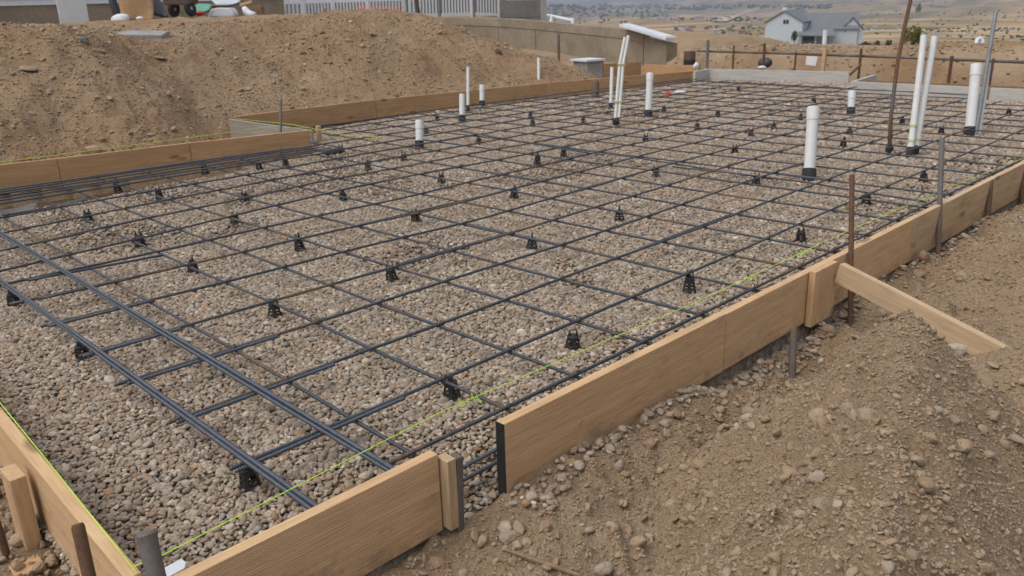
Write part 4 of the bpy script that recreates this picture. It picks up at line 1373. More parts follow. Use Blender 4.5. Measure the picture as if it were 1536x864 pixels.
hA, hB = AD(-110, 27, 24), AD(428, 25, 30)
root = empty('neighbour_house', (hA.x, hA.y, 0)); tag(root, 'neighbouring house wall with pale siding above a brown foundation', 'house')
off = Vector((hA.x, hA.y, 0))
m = MB(); wall_prism(hA - off, hB - off, 0.6, 1.80, .2, m); m.build('foundation', M['wall_tan'], root)
m = MB()
d = Vector((hB.x - hA.x, hB.y - hA.y, 0)); dn = d.normalized(); nn = Vector((-dn.y, dn.x, 0))
if nn.dot(Vector((_f.x, _f.y, 0))) < 0: nn = -nn
for k in range(16):       # lapped siding boards
    z = 1.80 + k * .17
    p0 = hA - off; p1 = hB - off
    vs = [Vector((p.x, p.y, zz)) - nn * o_ for p, zz, o_ in ((p0, z, .035), (p1, z, .035), (p1, z + .17, .012), (p0, z + .17, .012))]
    vs += [v + nn * .1 for v in vs]
    m.add(vs, [(0, 1, 2, 3), (7, 6, 5, 4), (0, 4, 5, 1), (1, 5, 6, 2), (2, 6, 7, 3), (3, 7, 4, 0)])
m.build('siding_wall', M['siding'], root)
m = MB(); wall_prism(hA - off, hB - off, 4.52, 4.75, .5, m); m.build('eave', M['white_metal'], root)

c = AD(112, 33, 22)
root = empty('porch_pillar', (c.x, c.y, 1.0), YAW - R(90) + R(28)); tag(root, 'square white pillar in front of the neighbouring house', 'pillar')
m = MB(); m.box((-.34, -.34, .0), (.34, .34, 3.4)); m.build('pillar_shaft', M['white_metal'], root, bevel=.01)
m = MB(); m.box((-.40, -.40, -.2), (.40, .40, .16)); m.build('pillar_base', M['concrete'], root, bevel=.01)

m = MB(); m.tube([AD(165, -20, 23), AD(170, 6, 23), AD(177, 24, 23), AD(180, 30, 23)], .11, 10)
tag(m.build('drain_pipe', M['dark'], smooth='all'), 'black pipe hanging down beside the brown board at the house', 'pipe')


def facing(c, extra=0.0):
    return YAW - R(90) + extra


def panel(name, quad, D_, mat, label, cat, th=.03, wave=0.0, group=None):
    """slightly warped sheet through four pixels at a distance"""
    ds = D_ if isinstance(D_, (list, tuple)) else [D_] * 4
    a, b, c_, d_ = [AD(px, py, q) for (px, py), q in zip(quad, ds)]
    n = 8; vs = []; fs = []
    for i in range(n + 1):
        for j in range(n + 1):
            u_, v_ = i / n, j / n
            p = a.lerp(b, u_).lerp(d_.lerp(c_, u_), v_)
            p = p - _f * (wave * math.sin(u_ * 4 + v_ * 2.5))
            vs.append(p)
    for i in range(n):
        for j in range(n):
            q = i * (n + 1) + j; fs.append((q, q + 1, q + n + 2, q + n + 1))
    org = vs[0].copy()
    m = MB(); m.add([v - org for v in vs], fs); o = m.build(name, mat, smooth='all'); o.location = org
    sm = o.modifiers.new('thick', 'SOLIDIFY'); sm.thickness = th
    return tag(o, label, cat, group)


panel('brown_board', [(178, -6), (226, -8), (231, 30), (186, 31)], [22.4, 22.8, 22, 21.6], M['tan'], 'large brown board leaning beside the black pipe at the house', 'board', .04, .12)
panel('dark_tarp', [(224, -8), (236, -6), (252, 24), (232, 22)], [23.2, 23.4, 22.6, 22.4], M['dark'], 'dark tarp flap behind the leaning brown board', 'tarp', .03, .1)


def lumpy(name, c, sx, sy, sz, mat, label, cat, seed=1, parent=None, group=None, rough=.35):
    me = stone_mesh(name, seed, sub=3, rough=rough, flat=.8, mat=mat, cut=.02)
    o = bpy.data.objects.new(name, me); COL.objects.link(o); o.location = c; o.scale = (sx, sy, sz); o.rotation_euler = (0, 0, facing(c))
    if parent: o.parent = parent
    if label: tag(o, label, cat, group)
    return o


lumpy('white_sack', AD(181, 29, 21.5), .62, .4, .42, M['white_bag'], 'white sack lying at the foot of the leaning brown board', 'sack', 5)
lumpy('white_rag', AD(210, 28, 21.3), .2, .2, .14, M['white_bag'], 'small white rag right of the white sack', 'rag', 6)
# two wheeled barrow
c = AD(274, 25, 22.5)
root = empty('wheelbarrow', c, facing(c)); tag(root, 'rusty orange wheelbarrow with two dark wheels by the house', 'wheelbarrow')
m = MB(); m.prism([(-.46, .62), (.42, .62), (.30, .30), (-.34, .30)], -.25, .45); m.build('tray', M['tan'] if False else M['stake_rust'], root, bevel=.03)
for x, l in ((-.17, .12), (.27, -.16)):
    w = MB(); mt = Matrix.Translation((x, -.1, .2)) @ Matrix.Rotation(l, 4, 'Y') @ Matrix.Rotation(R(68), 4, 'Z') @ Matrix.Rotation(R(90), 4, 'X')
    w.lathe([(.08, -.05), (.17, -.055), (.205, -.02), (.205, .02), (.17, .055), (.08, .05)], 20, mt); tyre = w.build('wheel', M['rubber'], root, smooth=True)
    w = MB(); w.lathe([(.03, -.06), (.08, -.03), (.08, .03), (.03, .06)], 12, mt); w.build('hub', M['steel'], tyre, smooth=True)
for s in (-.2, .2):
    w = MB(); w.tube([(s, .0, .3), (s, .5, .42), (s, 1.0, .55)], .02, 8); w.build('handle', M['wood'], root, smooth=True)
# rubble pile
panel('green_tarp', [(288, 8), (318, 7), (312, 17), (290, 18)], [24.5, 24.5, 23.5, 23.5], M['green'], 'green tarp piece on the rubble beside the wheelbarrow', 'tarp', .03, .05)
lumpy('red_bucket', AD(300, 20, 23.4), .36, .26, .2, M['red'], 'small red piece of rubbish below the green tarp', 'rubbish', 8)
mb = MB()
for k, (q0, q1, dd) in enumerate(((AD(305, 15, 25), AD(362, 1, 25.6), .0),)):
    mb.tube([q0, q1], .09, 6)
tag(mb.build('lumber', M['wood_dark']), 'dark plank sticking up out of the rubble pile', 'plank')
panel('blue_sheet', [(318, 2), (352, -3), (362, 3), (326, 10)], [25, 25.2, 24.4, 24.2], M['house_wall'], 'pale blue sheet on top of the rubble pile', 'sheet', .04, .1)
panel('orange_plank', [(360, 6), (378, 1), (379, 5), (361, 11)], 24.4, M['wood_orange'], 'orange plank end at the right of the rubble pile', 'plank', .05)
c = AD(336, 25, 23)
root = empty('white_tub', c, facing(c)); tag(root, 'white rounded tub lying in front of the rubble pile', 'tub')
m = MB(); m.prism([(-.36, 0), (.33, 0), (.32, .10), (.25, .22), (-.12, .24), (-.27, .2)], -.2, .3); m.build('tub_body', M['vinyl'], root, bevel=.03)
m = MB(); m.prism([(-.40, -.02), (-.3, -.02), (-.22, .19), (-.27, .21)], -.22, .32); m.build('tub_rim', M['white_metal'], root, bevel=.01)
m = MB(); m.tube([AD(366, 11, 23), AD(369, 17, 23), AD(376, 22, 23), AD(382, 21, 22.8)], [.07, .1, .1, .06], 10)
tag(m.build('white_scrap', M['vinyl'], smooth='all'), 'curved white scrap right of the white tub', 'scrap')
c = AD(386, 21, 23.5); m = MB(); m.box((-.2, -.15, 0), (.17, .15, .2)); o = m.build('brown_box', M['wood_dark'], bevel=.01); o.location = c; o.rotation_euler = (0, 0, facing(c))
tag(o, 'dark brown box at the left end of the picket fence', 'box')


# ---- picket fence panels
def fence(pa, pb, Da, Db, n, label, zb=None, posts=(0, 1), rail_only=False, tall=1.25):
    a, b = AD(*pa, Da), AD(*pb, Db)
    root = empty('picket_fence', a); tag(root, label, 'fence', 'white picket fence panels')
    d = b - a; L = d.length; root.rotation_euler = (0, -math.asin(d.z / L), math.atan2(d.y, d.x))
    m = MB(); w = L / n * .46
    for k in range(n):
        x = (k + .5) * L / n
        m.box((x - w / 2, -.02, .03), (x + w / 2, .0, tall))
    m.build('pickets', M['vinyl'], root)
    for z in (.02, tall * .8):
        m = MB(); m.box((0, .003, z), (L, .05, z + .09)); m.build('rail', M['vinyl'], root)
    for t in posts:
        m = MB(); m.box((t * L - .06, -.035, -.1), (t * L + .06, .085, tall + .1)); m.build('post', M['vinyl'], root, bevel=.008)


fence((395, 24), (456, 25.5), 31, 31, 10, 'left picket fence panel with wide gaps by the rubble')
fence((457, 25.5), (552, 25), 31, 31.5, 20, 'picket fence panel in the middle above the bank', posts=(.45, 1))
fence((553, 25), (606, 26), 31.5, 32, 11, 'picket fence panel behind the hump of the dirt bank', posts=(1,))
fence((614, 25.5), (657, 25), 32, 32, 9, 'short white picket panel between the first dark posts', posts=(0,))
fence((663, 25), (708, 24.5), 32, 32, 10, 'white picket panel between the third and fourth dark posts', posts=(1,))
fence((715, 25), (749, 24.5), 32, 32, 8, 'white picket panel beside the dark masonry pier', posts=(1,))
for k, (px, py, lab) in enumerate(((611, 27, 'first dark fence post from the left'), (630, 31, 'bent dark fence post, second from the left'), (659.5, 26, 'third dark fence post between white panels'), (711, 26, 'fourth dark fence post next to the last panel'))):
    a = AD(px, py, 31.2); m = MB(); m.tube([a - Vector((0, 0, .3)), a, a + Vector((.02 if k != 1 else -.12, 0, .7)), a + Vector((0.02 if k != 1 else -.2, 0, 1.6))], .055 if k != 1 else .075, 8)
    tag(m.build('fence_post', M['stake_rust'] if k == 1 else M['block'], smooth='all'), lab, 'post')
panel('red_barrier', [(536, 9), (603, 10), (603, 19), (536, 19)], 34, M['red'], 'red barrier seen through the picket fence', 'barrier', .1)
a = AD(400, 30, 46); b = AD(760, 30, 46); root = empty('pale_building', (a.x, a.y, 0)); tag(root, 'pale blue building behind the picket fence', 'building')
o0 = Vector((a.x, a.y, 0)); m = MB(); wall_prism(a - o0, b - o0, .2, 4.4, 4, m); m.build('wall', M['siding'], root)
m = MB(); wall_prism(a - o0 - Vector((_f.x, _f.y, 0)) * .02, b - o0 - Vector((_f.x, _f.y, 0)) * .02, .3, 1.7, .01, m); m.build('dark_base', M['roof'], root)
m = MB(); wall_prism(a - o0, b - o0, 4.42, 4.7, 4.5, m); m.build('roof', M['roof'], root)

# ---- dark masonry pier and railing behind the retaining wall
a, b = AD(750, 28, 31), AD(811, 29, 31)
root = empty('masonry_pier', (a.x, a.y, 0)); tag(root, 'dark grey masonry pier at the right end of the picket fence', 'pier'); o0 = Vector((a.x, a.y, 0))
for k in range(4):
    m = MB(); z = .3 + k * .62; wall_prism(a - o0, b - o0, z, z + .605, 1.2, m); m.build('block_course', M['block'], root)
a2, b2 = AD(811.3, 29, 30.8), AD(820, 29, 30.8)
m = MB(); wall_prism(a2 - o0, b2 - o0, .3, 2.9, 1.3, m); m.build('corner_column', M['concrete'], root)
root = empty('handrail', AD(822, 28, 29)); o0 = root.location.copy(); tag(root, 'low white sloping handrail right of the masonry pier', 'handrail')
m = MB(); m.tube([AD(820, 23, 29) - o0, AD(835, 26, 29) - o0, AD(859, 31, 28.4) - o0], .06, 8); m.build('rail', M['vinyl'], root, smooth=True)
for px, y0, y1, D_ in ((827, 24, 33, 29), (859, 27, 36, 28.4)):
    m = MB(); m.tube([AD(px, y1, D_) - o0, AD(px, y0, D_) - o0], .06, 8); m.build('post', M['vinyl'], root, smooth=True)

# ---- retaining wall
wp = [((632, 25), 29.0), ((747, 28), 26.4), ((803, 31.5), 25.0), ((940, 44), 22.5), ((966, 50.5), 22.1)]
wq = [AD(*p, d_) for p, d_ in wp]
root = empty('retaining_wall', (wq[-1].x, wq[-1].y, -.2)); o0 = root.location.copy(); tag(root, 'long stained concrete retaining wall below the picket fence', 'wall')
for k in range(len(wq) - 1):
    a, b = wq[k], wq[k + 1]; d = (b - a); d.z = 0; d.normalize()
    m = MB(); dn, n_ = wall_prism(a + d * .012 - o0, b - d * .012 - o0, -.6, a.z - .25 + .2, .25, m, b.z - .25 + .2); m.build('wall_panel', M['wall_tan'], root)
    m = MB(); wall_prism(a - n_ * .018 - o0, b - n_ * .018 - o0, a.z - .24 + .2, a.z + .2, .3, m, b.z + .2)
    # the band follows the slope of the top
    vs = m.v; zlo = [a.z - .24 + .2, b.z - .24 + .2]
    m.v = [(v[0], v[1], (zlo[0] if i in (0, 3) else zlo[1]) if i < 4 else v[2]) for i, v in enumerate(vs)]
    m.build('wall_band', M['wall_tan'], root)
a, b = AD(966.5, 52, 22.05), AD(1000, 62, 21.3)
m = MB(); wall_prism(a - o0, b - o0, -.6, a.z + .12, .35, m, b.z + .14); m.build('end_panel', M['wall_tan'], root)
m = MB()
for (x0, y0, x1, y1, D_) in ((871, 52, 876, 42, 23.65), (876, 42, 884, 51, 23.6), (890, 40, 893, 46, 23.4), (868, 58, 888, 58, 23.6), (710, 44, 735, 46, 27.0), (697, 33, 703, 37, 27.3), (716, 33, 724, 31, 27.0)):
    p0, p1 = AD(x0, y0, D_ - .1), AD(x1, y1, D_ - .1)
    m.tube([p0 - o0, p1 - o0], .03, 5)
# white cap
a, b = AD(931, 40, 22.35), AD(1001, 60.5, 21.15)
d = b - a; L = d.length
m = MB(); m.box((0, -.06, -.03), (L, .36, .03)); m.box((0.03, .0, .032), (L * .97, .3, .055)); o = m.build('white_board', M['vinyl'], bevel=.006)
o.location = a + Vector((0, 0, .03)); o.rotation_euler = (0, -math.asin(d.z / L), math.atan2(d.y, d.x)); tag(o, 'white sloping board lying on the end of the retaining wall', 'board')
stake(838, 93, 838, 51, 4.2, M['stake_rust'], 'thin rusty stake in front of the retaining wall', base=AD(838, 93, 21), bury=.3)

# ---- concrete pedestal, box of planks
c = AD(884, 112, 17.3)
root = empty('utility_pedestal', c, facing(c) + R(33)); tag(root, 'grey square pedestal with a white lid beyond the left form', 'pedestal')
m = MB(); m.box((-.21, -.19, -.25), (.21, .27, .27)); m.build('box', M['concrete'], root, bevel=.006)
m = MB(); m.box((-.26, -.24, .275), (.24, .31, .32)); m.build('lid', M['vinyl'], root, bevel=.008)
m = MB(); m.box((.2125, -.1905, -.2), (.2165, -.165, .265)); m.build('edge_strip', M['black'], root)
a, b = AD(903, 96, 17.9), AD(962, 92, 19.6)
m = MB(); wall_prism(a, b, -.45, a.z, .05, m, b.z); tag(m.build('plank_box', M['wood_orange']), 'orange plank standing on edge right of the pedestal', 'plank')
a2, b2 = AD(889, 91, 18.8), AD(903, 93, 18.6)
m = MB(); wall_prism(AD(965, 97, 19.2), AD(1048, 98, 18.4), -.45, AD(965, 97, 19.2).z, .05, m, AD(1048, 98, 18.4).z); tag(m.build('form_board', M['wood_orange']), 'low orange plank behind the far back corner', 'form board', FB)

# ---- rail, stakes and clutter behind the far end
a, b, c, d = AX(1046, 76.5, 16.2), AX(1180, 80, 16.2), AX(1380, 87, 16.2), AX(1600, 96, 16.2)
m = MB(); m.tube([a, b, c, d], .026, 10); tag(m.build('pipe_rail', M['stake_grey'], smooth='all'), 'grey pipe rail on stakes behind the far end of the slab', 'rail')
for k, (px, top, w, mt, lab) in enumerate(((1062, 60, 5, 'block', 'dark stake at the left end of the pipe rail'), (1101, 68, 3, 'stake_rust', 'thin rusty stake left of the black bag on the rail'),
                                          (1147, 65, 4, 'stake_rust', 'tall rusty stake in front of the black bag'), (1194, 78, 3, 'stake_rust', 'low rusty stake left of the white paper sign'),
                                          (1292, 73, 4, 'stake_rust', 'rusty stake on the rail right of the wooden post'), (1428, 84, 5, 'stake_rust', 'rusty stake on the rail between white pipes'), (1490, 88, 4, 'stake_rust', 'rusty stake on the rail behind the grey conduit'))):
    bs = AX(px, top, 16.13); m = MB(); m.tube([(bs.x, bs.y, -.45), bs], w / FPX * depth(bs) / 2, 8)
    tag(m.build('steel_stake', M[mt], smooth=True), lab, 'stake')
t_, b_ = AX(1238, 72, 16.1), AX(1234, 108, 16.1)
m = MB(); m.tube([b_ - Vector((0, 0, .1)), t_], .045, 4); tag(m.build('wood_post', M['wood_pale']), 'pale wooden post against the pipe rail', 'post')
m = MB(); a = AX(1291, 97, 16.0); b = AX(1275, 112, 15.7); m.tube([b, a], .025, 6); tag(m.build('steel_strut', M['stake_rust']), 'slanting rusty strut by the back board end', 'strut')
q = [AX(1210, 84, 16.5), AX(1227, 85, 16.5), AX(1223, 99, 16.45), AX(1208, 97, 16.45)]
m = MB(); m.add([p for p in q] + [p + Vector((.012, 0, 0)) for p in q], [(0, 1, 2, 3), (7, 6, 5, 4), (0, 4, 5, 1), (1, 5, 6, 2), (2, 6, 7, 3), (3, 7, 4, 0)])
tag(m.build('paper_sheet', M['paper']), 'small white paper sheet hanging below the pipe rail', 'paper')
lumpy('black_bag', AX(1148, 94, 16.55), .30, .28, .34, M['dark'], 'black bag against the dirt ledge behind the rail', 'bag', 31)
lumpy('white_cup', AX(1144, 101, 16.0), .22, .14, .1, M['vinyl'], 'small white litter at the foot of the black bag', 'litter', 32)
lumpy('dirt_clod', AX(1154, 73, 17.3), .3, .3, .24, M['rock'], 'brown clod standing up above the rail', 'clod', 33)
c = AX(1034, 97, 16.6)
root = empty('drum', c); tag(root, 'dark rusty drum beyond the back corner', 'drum')
m = MB(); m.lathe([(.125, 0), (.13, .02), (.13, .28), (.12, .3)], 20); m.build('drum_body', M['stake_rust'], root, smooth=True)
m = MB(); m.lathe([(.133, .0), (.135, .01), (.135, .10), (.133, .11)], 20); m.build('band', M['black'], root, smooth=True)
lumpy('white_foam', AX(1044, 99, 15.5), .13, .13, .2, M['vinyl'], 'white rounded lump on the far back corner', 'foam', 34)
# berm clutter at the right
a = AD(1462, 73, 17.8); r_ = .045
pts = [a, AD(1464, 66, 17.8), AD(1466, 59, 17.8), AD(1470, 57, 17.8), AD(1473, 60, 17.8), AD(1474, 66, 17.8), AD(1475, 73, 17.8)]
m = MB(); m.tube(pts, r_, 10); tag(m.build('vent_pipe', M['vinyl'], smooth='all'), 'white gooseneck vent pipe standing on the orange berm', 'vent pipe')
panel('red_tarp', [(1437, 84), (1470, 82), (1474, 86), (1440, 88)], [17.2, 17.2, 16.9, 16.9], M['red'], 'flat red tarp piece on the berm behind the rail', 'tarp', .02, .03)
m = MB(); m.tube([AD(1490, 75, 18.5), AD(1520, 74, 18.2), AD(1560, 75, 18)], [.05, .08, .09], 9); tag(m.build('log', M['bark'], smooth='all'), 'dark log on the berm at the right frame edge', 'log')
panel('white_board', [(1497, 76), (1522, 75), (1526, 79), (1499, 80)], [17.6, 17.6, 17.3, 17.3], M['paper'], 'pale board lying in front of the dark log', 'board', .03)
m = MB(); p = AD(1237, 66, 34); m.tube([p - Vector((0, 0, 1.0)), AD(1238, 45, 34)], .09, 8); tag(m.build('white_post', M['vinyl'], smooth=True), 'white post in front of the blue grey house', 'post')


# ------------------------------------------------------------------ far things
def hitfar(px, py, t0=30, t1=12000, n=3000):
    d = ray(px, py); ts = np.geomspace(t0, t1, n)
    z = EYE + d.z * ts; h = H(d.x * ts, d.y * ts, False)
    i = np.argmax(z < h)
    if not (z < h).any(): i = n - 1
    return Vector((d.x * ts[i], d.y * ts[i], float(h[i]))), ts[i]


# house on the slope
DH = 175.0
c = AD(1170, 60, DH)
gz = c.z
e1 = Vector((_r.x, _r.y, 0)).normalized(); e2 = Vector((_f.x, _f.y, 0)).normalized()
root = empty('blue_house', c); tag(root, 'pale blue grey house with dark roofs below the bench', 'house')


def hp(px, py, dz=0):     # house-local point for a pixel, pushed dz metres away
    return AD(px, py, DH + dz) - c


def gable(g0, gdir, w, rdir, ln, eave, apex, over=.3, zb=-3.0):
    g0 = Vector(g0); A_, B_ = g0, g0 + gdir * w
    m = MB()
    mid = (A_ + B_) / 2
    up = Vector((0, 0, 1))
    fr = [A_ + up * zb, B_ + up * zb, B_ + up * eave, mid + up * apex, A_ + up * eave]
    bk = [p + rdir * ln for p in fr]
    m.add(fr + bk, [(0, 1, 2, 3, 4), (9, 8, 7, 6, 5), (0, 5, 6, 1), (1, 6, 7, 2), (2, 7, 8, 3), (3, 8, 9, 4), (4, 9, 5, 0)])
    wall = m.build('wall', M['house_wall'], root)
    m = MB(); t = .22
    for P in (A_, B_):
        sd = (P - mid).normalized()
        lo = P + up * (eave - over * .6) + sd * over; hi = mid + up * (apex + .03)
        q = [lo - rdir * over, lo + rdir * (ln + over), hi + rdir * (ln + over), hi - rdir * over]
        m.add([p + up * .03 for p in q] + [p + up * (t + .03) for p in q], [(0, 1, 2, 3), (7, 6, 5, 4), (0, 4, 5, 1), (1, 5, 6, 2), (2, 6, 7, 3), (3, 7, 4, 0)])
    m.build('roof', M['roof'], root)
    return wall


gd = (e1 * .82 - e2 * .57); rd = (e1 * .57 + e2 * .82)
gA = hp(1147, 60); gA.z = 0
gable(gA, gd, 7.6, rd, 11.5, 3.6, 5.7)
gB = hp(1204, 63, -1.5); gB.z = -.3
gable(gB, (e2 * .95 + e1 * .31), 8.5, (e1 * .95 - e2 * .31), 10.4, 2.3, 5.2)
m = MB(); q = [hp(1196, 54, -6.5), hp(1254, 55, -9), hp(1250, 43, -3), hp(1200, 41, -1)]
m.add(q + [v + Vector((0, 0, .2)) for v in q], [(0, 1, 2, 3), (7, 6, 5, 4), (0, 4, 5, 1), (1, 5, 6, 2), (2, 6, 7, 3), (3, 7, 4, 0)]); m.build('porch_roof', M['roof'], root)
for px in (1199, 1224, 1251):
    a = hp(px, 55, -6.6); m = MB(); m.box((a.x - .15, a.y - .15, -3), (a.x + .15, a.y + .15, a.z)); m.build('porch_post', M['house_wall'], root)
gC = hp(1259, 67, -3); gC.z = -.9
w3 = gable(gC, (e1 * .95 - e2 * .31), 4.3, (e1 * .31 + e2 * .95), 8, 2.6, 5.0)
gD = hp(1266, 67, -1); gD.z = -.8
gable(gD, (e1 * .95 - e2 * .31), 3.4, (e1 * .31 + e2 * .95), 8, 2.4, 4.2)
for px, py, w, h, dz in ((1169.5, 33.5, 3.4, 5.5, -.15), (1173, 33.5, 3, 5.5, -.35), (1269, 46, 3, 5, -4.6), (1213, 58, 17, 6, -3.2)):  # last entry is a dark sheet painting the shade inside the porch
    k = .14
    m = MB(); m.box((-w * k / 2, -.05, -h * k / 2), (w * k / 2, .1, h * k / 2)); o = m.build('window_or_porch_shade', M['glass_and_shade'], root)
    p = hp(px, py, dz)
    if px < 1200:      # on the big gable wall
        t_ = (px - 1147) / 47.0 * 8.1
        p2 = gA + gd * t_ - rd * .06; p2.z = (60 - py) * .14; p = p2; o.rotation_euler = (0, 0, math.atan2(gd.y, gd.x))
    else: o.rotation_euler = (0, 0, math.atan2(e1.y, e1.x))
    o.location = p
m = MB(); m.box((-.5, -.5, 0), (.5, .5, 1.2)); o = m.build('chimney', M['white_metal'], root); o.location = hp(1178, 20, 3)


def foliage(rad, count, seed, leaf):
    rr = random.Random(seed); m = MB()
    blobs = [(Vector((rr.gauss(0, .42), rr.gauss(0, .42), rr.uniform(.25, 1.0))), rr.uniform(.28, .5)) for _ in range(12)]
    for _ in range(count):
        b_, q = rr.choice(blobs)
        v = Vector((rr.gauss(0, 1), rr.gauss(0, 1), rr.gauss(0, 1))).normalized() * q * rr.uniform(.6, 1.0)
        p = (b_ + v); p = Vector((p.x * rad[0], p.y * rad[1], p.z * rad[2]))
        a = Vector((rr.gauss(0, 1), rr.gauss(0, 1), rr.gauss(0, 1))).normalized() * leaf; b2 = a.cross(Vector((rr.gauss(0, 1), rr.gauss(0, 1), rr.gauss(0, 1)))).normalized() * leaf * .6
        m.add([p - a, p + b2, p + a, p - b2], [(0, 1, 2, 3)])
    return m


def bush(name, px, py, D_, rpx, hpx, mat, label, cat='bush', seed=3, count=900):
    b_ = AD(px, py, D_); s = D_ / FPX
    root = empty(name, b_); tag(root, label, cat)
    foliage((rpx * s, rpx * s, hpx * s), count, seed, rpx * s * .13).build('crown', mat, root)
    m = MB(); m.tube([(0, 0, -1.0), (0, 0, hpx * s * .45)], [rpx * s * .09, rpx * s * .05], 7); m.build('trunk', M['bark'], root)


bush('yellow_bush', 1370, 71, 62, 12, 23, M['leaf_yellow'], 'yellow green bush behind the tall rusty rod', seed=5, count=1500)
bush('green_bush', 1192, 61, 168, 6, 12, M['leaf'], 'green bush at the corner of the blue grey house', seed=7)
bush('lone_tree', 1378, 18, 900, 4, 10, M['leaf'], 'single green tree on the horizon above the yellow bush', 'tree', seed=8)
bush('dark_bush', 1315, 73, 90, 6, 10, M['leaf_brown'], 'dark brown bush right of the blue grey house', seed=9)
bush('dark_bush', 1297, 72, 95, 8, 7, M['leaf_brown'], 'low dark scrub touching the right end of the house', seed=10)
bush('dark_bush', 1332, 72, 88, 5, 9, M['leaf_brown'], 'small dark bush beside the tall rusty rod', seed=11)

# far houses
HM = []
for k, (wc, rc) in enumerate((((.30, .13, .085), (.16, .09, .07)), ((.55, .57, .6), (.14, .15, .18)), ((.36, .28, .2), (.12, .1, .1)), ((.33, .16, .06), (.2, .12, .07)), ((.6, .6, .58), (.17, .16, .2)))):
    a = plain('far_wall', wc, .8); b = plain('far_roof', rc, .9)
    m = MB()
    m.add([(-.5, -.4, -.6), (.5, -.4, -.6), (.5, .4, -.6), (-.5, .4, -.6), (-.5, -.4, .36), (.5, -.4, .36), (.5, .4, .36), (-.5, .4, .36), (-.5, 0, .6), (.5, 0, .6)],
          [(0, 1, 5, 4), (1, 2, 6, 9, 5), (2, 3, 7, 6), (3, 0, 4, 8, 7), (0, 3, 2, 1)])
    m.add([(-.56, -.48, .32), (.56, -.48, .32), (.56, 0, .64), (-.56, 0, .64), (.56, .48, .32), (-.56, .48, .32)], [(0, 1, 2, 3), (3, 2, 4, 5)])
    me = bpy.data.meshes.new('far_house'); me.from_pydata(m.v, [], m.f); me.materials.append(a); me.materials.append(b)
    for p in list(me.polygons)[5:]: p.material_index = 1
    HM.append(me)
SPOTS = []
rr = random.Random(4)
for _ in range(26): SPOTS.append((rr.uniform(1005, 1146), rr.uniform(41, 55), rr.choice([0, 0, 2, 3, 1, 4]), 1))
for _ in range(14): SPOTS.append((rr.uniform(1000, 1140), rr.uniform(28, 34), rr.choice([1, 1, 4, 2]), 2))
for _ in range(16): SPOTS.append((rr.uniform(800, 1000), rr.uniform(23, 33), rr.choice([1, 4, 2, 1]), 3))
for _ in range(9): SPOTS.append((rr.uniform(1300, 1360), rr.uniform(40, 48), rr.choice([1, 4]), 4))
for _ in range(12): SPOTS.append((rr.uniform(1395, 1530), rr.uniform(44, 52), rr.choice([1, 4, 2]), 5))
LABF = {1: 'small far house in the reddish settlement left of the blue grey house', 2: 'tiny far house in the pale row across the valley',
        3: 'tiny far house in the valley above the retaining wall', 4: 'tiny far house on the slope right of the blue grey house', 5: 'tiny far house in the valley behind the white pipe pair'}
for k, (px, py, kind, gq) in enumerate(SPOTS):
    p, t = hitfar(px, py)
    if t > 6000: continue
    s = min(15, (7 if gq == 1 else 5) * t / FPX)
    o = bpy.data.objects.new('far_house', HM[kind]); COL.objects.link(o)
    o.location = p + Vector((0, 0, s * .1)); o.scale = (s * 1.25, s, s * .75); o.rotation_euler = (0, 0, rr.uniform(0, 3.14))
    tag(o, LABF[gq], 'house', ['', 'houses of the reddish settlement', 'houses of the pale row', 'houses above the retaining wall', 'houses right of the blue house', 'houses behind the pipe pair'][gq])

# far woods
pts = []; scs = []
for (x0, x1, y0, y1, n_, sp) in ((820, 1060, 8, 16, 150, 4.2), (1060, 1250, 8, 14, 90, 3.8), (820, 1000, 17, 26, 60, 4.0), (1300, 1536, 14, 34, 60, 2.2), (1000, 1140, 27, 33, 40, 4), (800, 960, 22, 36, 45, 3.5), (1390, 1536, 43, 48, 55, 3.2),
                             (1280, 1536, 36, 62, 60, 3.0), (1010, 1145, 40, 56, 30, 4.5), (1240, 1420, 2, 12, 40, 1.8), (1480, 1536, 55, 66, 20, 4)):
    for _ in range(n_):
        p, t = hitfar(rr.uniform(x0, x1), rr.uniform(y0, y1))
        if t > 9000: continue
        s = sp * t / FPX * rr.uniform(.6, 1.3)
        pts.append((p.x, p.y, p.z + s * .3)); scs.append((s * 1.5, s * 1.5, s))
rots = [(0, 0, rr.uniform(0, 6.28)) for _ in pts]
scatter('far_woods', pts, scs, rots, protos('tree_clump', 4, M['leaf'], sub=3, rough=.5, flat=.85, cut=.09), M['leaf'])


# pale road winding up the far slope
def road(name, pix, w, mat):
    vs = []; fs = []
    pl = []
    for (x0, y0), (x1, y1) in zip(pix[:-1], pix[1:]):
        for k in range(12): pl.append((x0 + (x1 - x0) * k / 12, y0 + (y1 - y0) * k / 12))
    P_ = [hitfar(*q)[0] for q in pl]
    for k in range(len(P_) - 1):
        d = (P_[k + 1] - P_[k]); d.z = 0
        n_ = Vector((-d.y, d.x, 0)).normalized() * w
        for q in (P_[k] - n_, P_[k] + n_):
            z = float(H(np.array(q.x), np.array(q.y), False)); vs.append(Vector((q.x, q.y, z + 1.0)))
    for k in range(len(P_) - 2): fs.append((2 * k, 2 * k + 1, 2 * k + 3, 2 * k + 2))
    m = MB(); m.add(vs, fs); o = m.build(name, mat, smooth='all'); tag(o, kind='structure')


M['road'] = plain('pale_road', (0.40, 0.33, 0.25), .95)
road('road', [(1078, 34), (1095, 27), (1120, 19), (1138, 14)], 6, M['road'])

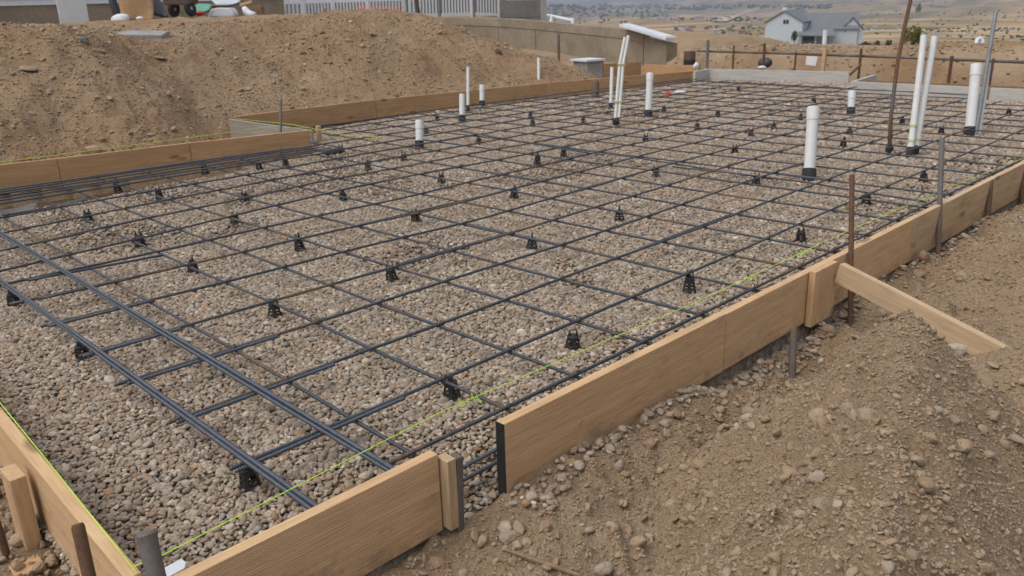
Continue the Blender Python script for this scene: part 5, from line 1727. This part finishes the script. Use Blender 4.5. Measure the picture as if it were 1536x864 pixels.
# ------------------------------------------------------------------ air, light, camera
m = MB(); m.box((-13500, -13500, -600), (13500, 13500, 420))
t = NT('air'); t.n.remove(t.bsdf)
pv = t.new('ShaderNodeVolumePrincipled'); pv.inputs['Color'].default_value = (0.68, 0.77, 0.95, 1); pv.inputs['Density'].default_value = HAZE
pv.inputs['Anisotropy'].default_value = 0.2
t.link(pv.outputs[0], t.out.inputs['Volume'])
if HAZE > 0:
    o = m.build('haze', t.m); tag(o, kind='stuff')

w = bpy.data.worlds.new('World'); SC.world = w; w.use_nodes = True
nt = w.node_tree; bg = nt.nodes['Background']
sky = nt.nodes.new('ShaderNodeTexSky'); sky.sky_type = 'NISHITA'; sky.sun_disc = False
SUN_EL, SUN_AZ = R(60), R(166)      # azimuth measured counter-clockwise from +x: light from behind and right of the camera
sky.sun_elevation = SUN_EL; sky.sun_rotation = R(90) - SUN_AZ
sky.air_density = 1.2; sky.dust_density = 4.0; sky.ozone_density = 1.0
hs = nt.nodes.new('ShaderNodeHueSaturation'); hs.inputs['Saturation'].default_value = 0.30
nt.links.new(sky.outputs[0], hs.inputs['Color']); nt.links.new(hs.outputs[0], bg.inputs['Color'])
bg.inputs['Strength'].default_value = 0.15
sl = bpy.data.lights.new('sun', 'SUN'); sl.energy = 0.75; sl.angle = R(45); sl.color = (1.0, 0.955, 0.90)
so = bpy.data.objects.new('sun', sl); COL.objects.link(so)
dirv = Vector((math.cos(SUN_EL) * math.cos(SUN_AZ), math.cos(SUN_EL) * math.sin(SUN_AZ), math.sin(SUN_EL)))
so.rotation_euler = dirv.to_track_quat('Z', 'Y').to_euler()

cam = bpy.data.cameras.new('camera'); co = bpy.data.objects.new('camera', cam); COL.objects.link(co)
cam.sensor_width = 36; cam.lens = FPX / 1536 * 36; cam.clip_start = .05; cam.clip_end = 40000
mat = Matrix(((_r.x, _u.x, -_f.x, 0), (_r.y, _u.y, -_f.y, 0), (_r.z, _u.z, -_f.z, EYE), (0, 0, 0, 1)))
co.matrix_world = mat
cam.dof.use_dof = True; cam.dof.focus_distance = 2.7; cam.dof.aperture_fstop = 8.0
SC.camera = co
SC.view_settings.view_transform = 'Standard'; SC.view_settings.look = 'None'; SC.view_settings.exposure = EXPO
SC.render.resolution_x, SC.render.resolution_y = 1024, 576
SC.cycles.max_bounces = 6; SC.cycles.diffuse_bounces = 3; SC.cycles.glossy_bounces = 2; SC.cycles.volume_bounces = 0; SC.cycles.transmission_bounces = 2
SC.cycles.use_denoising = True
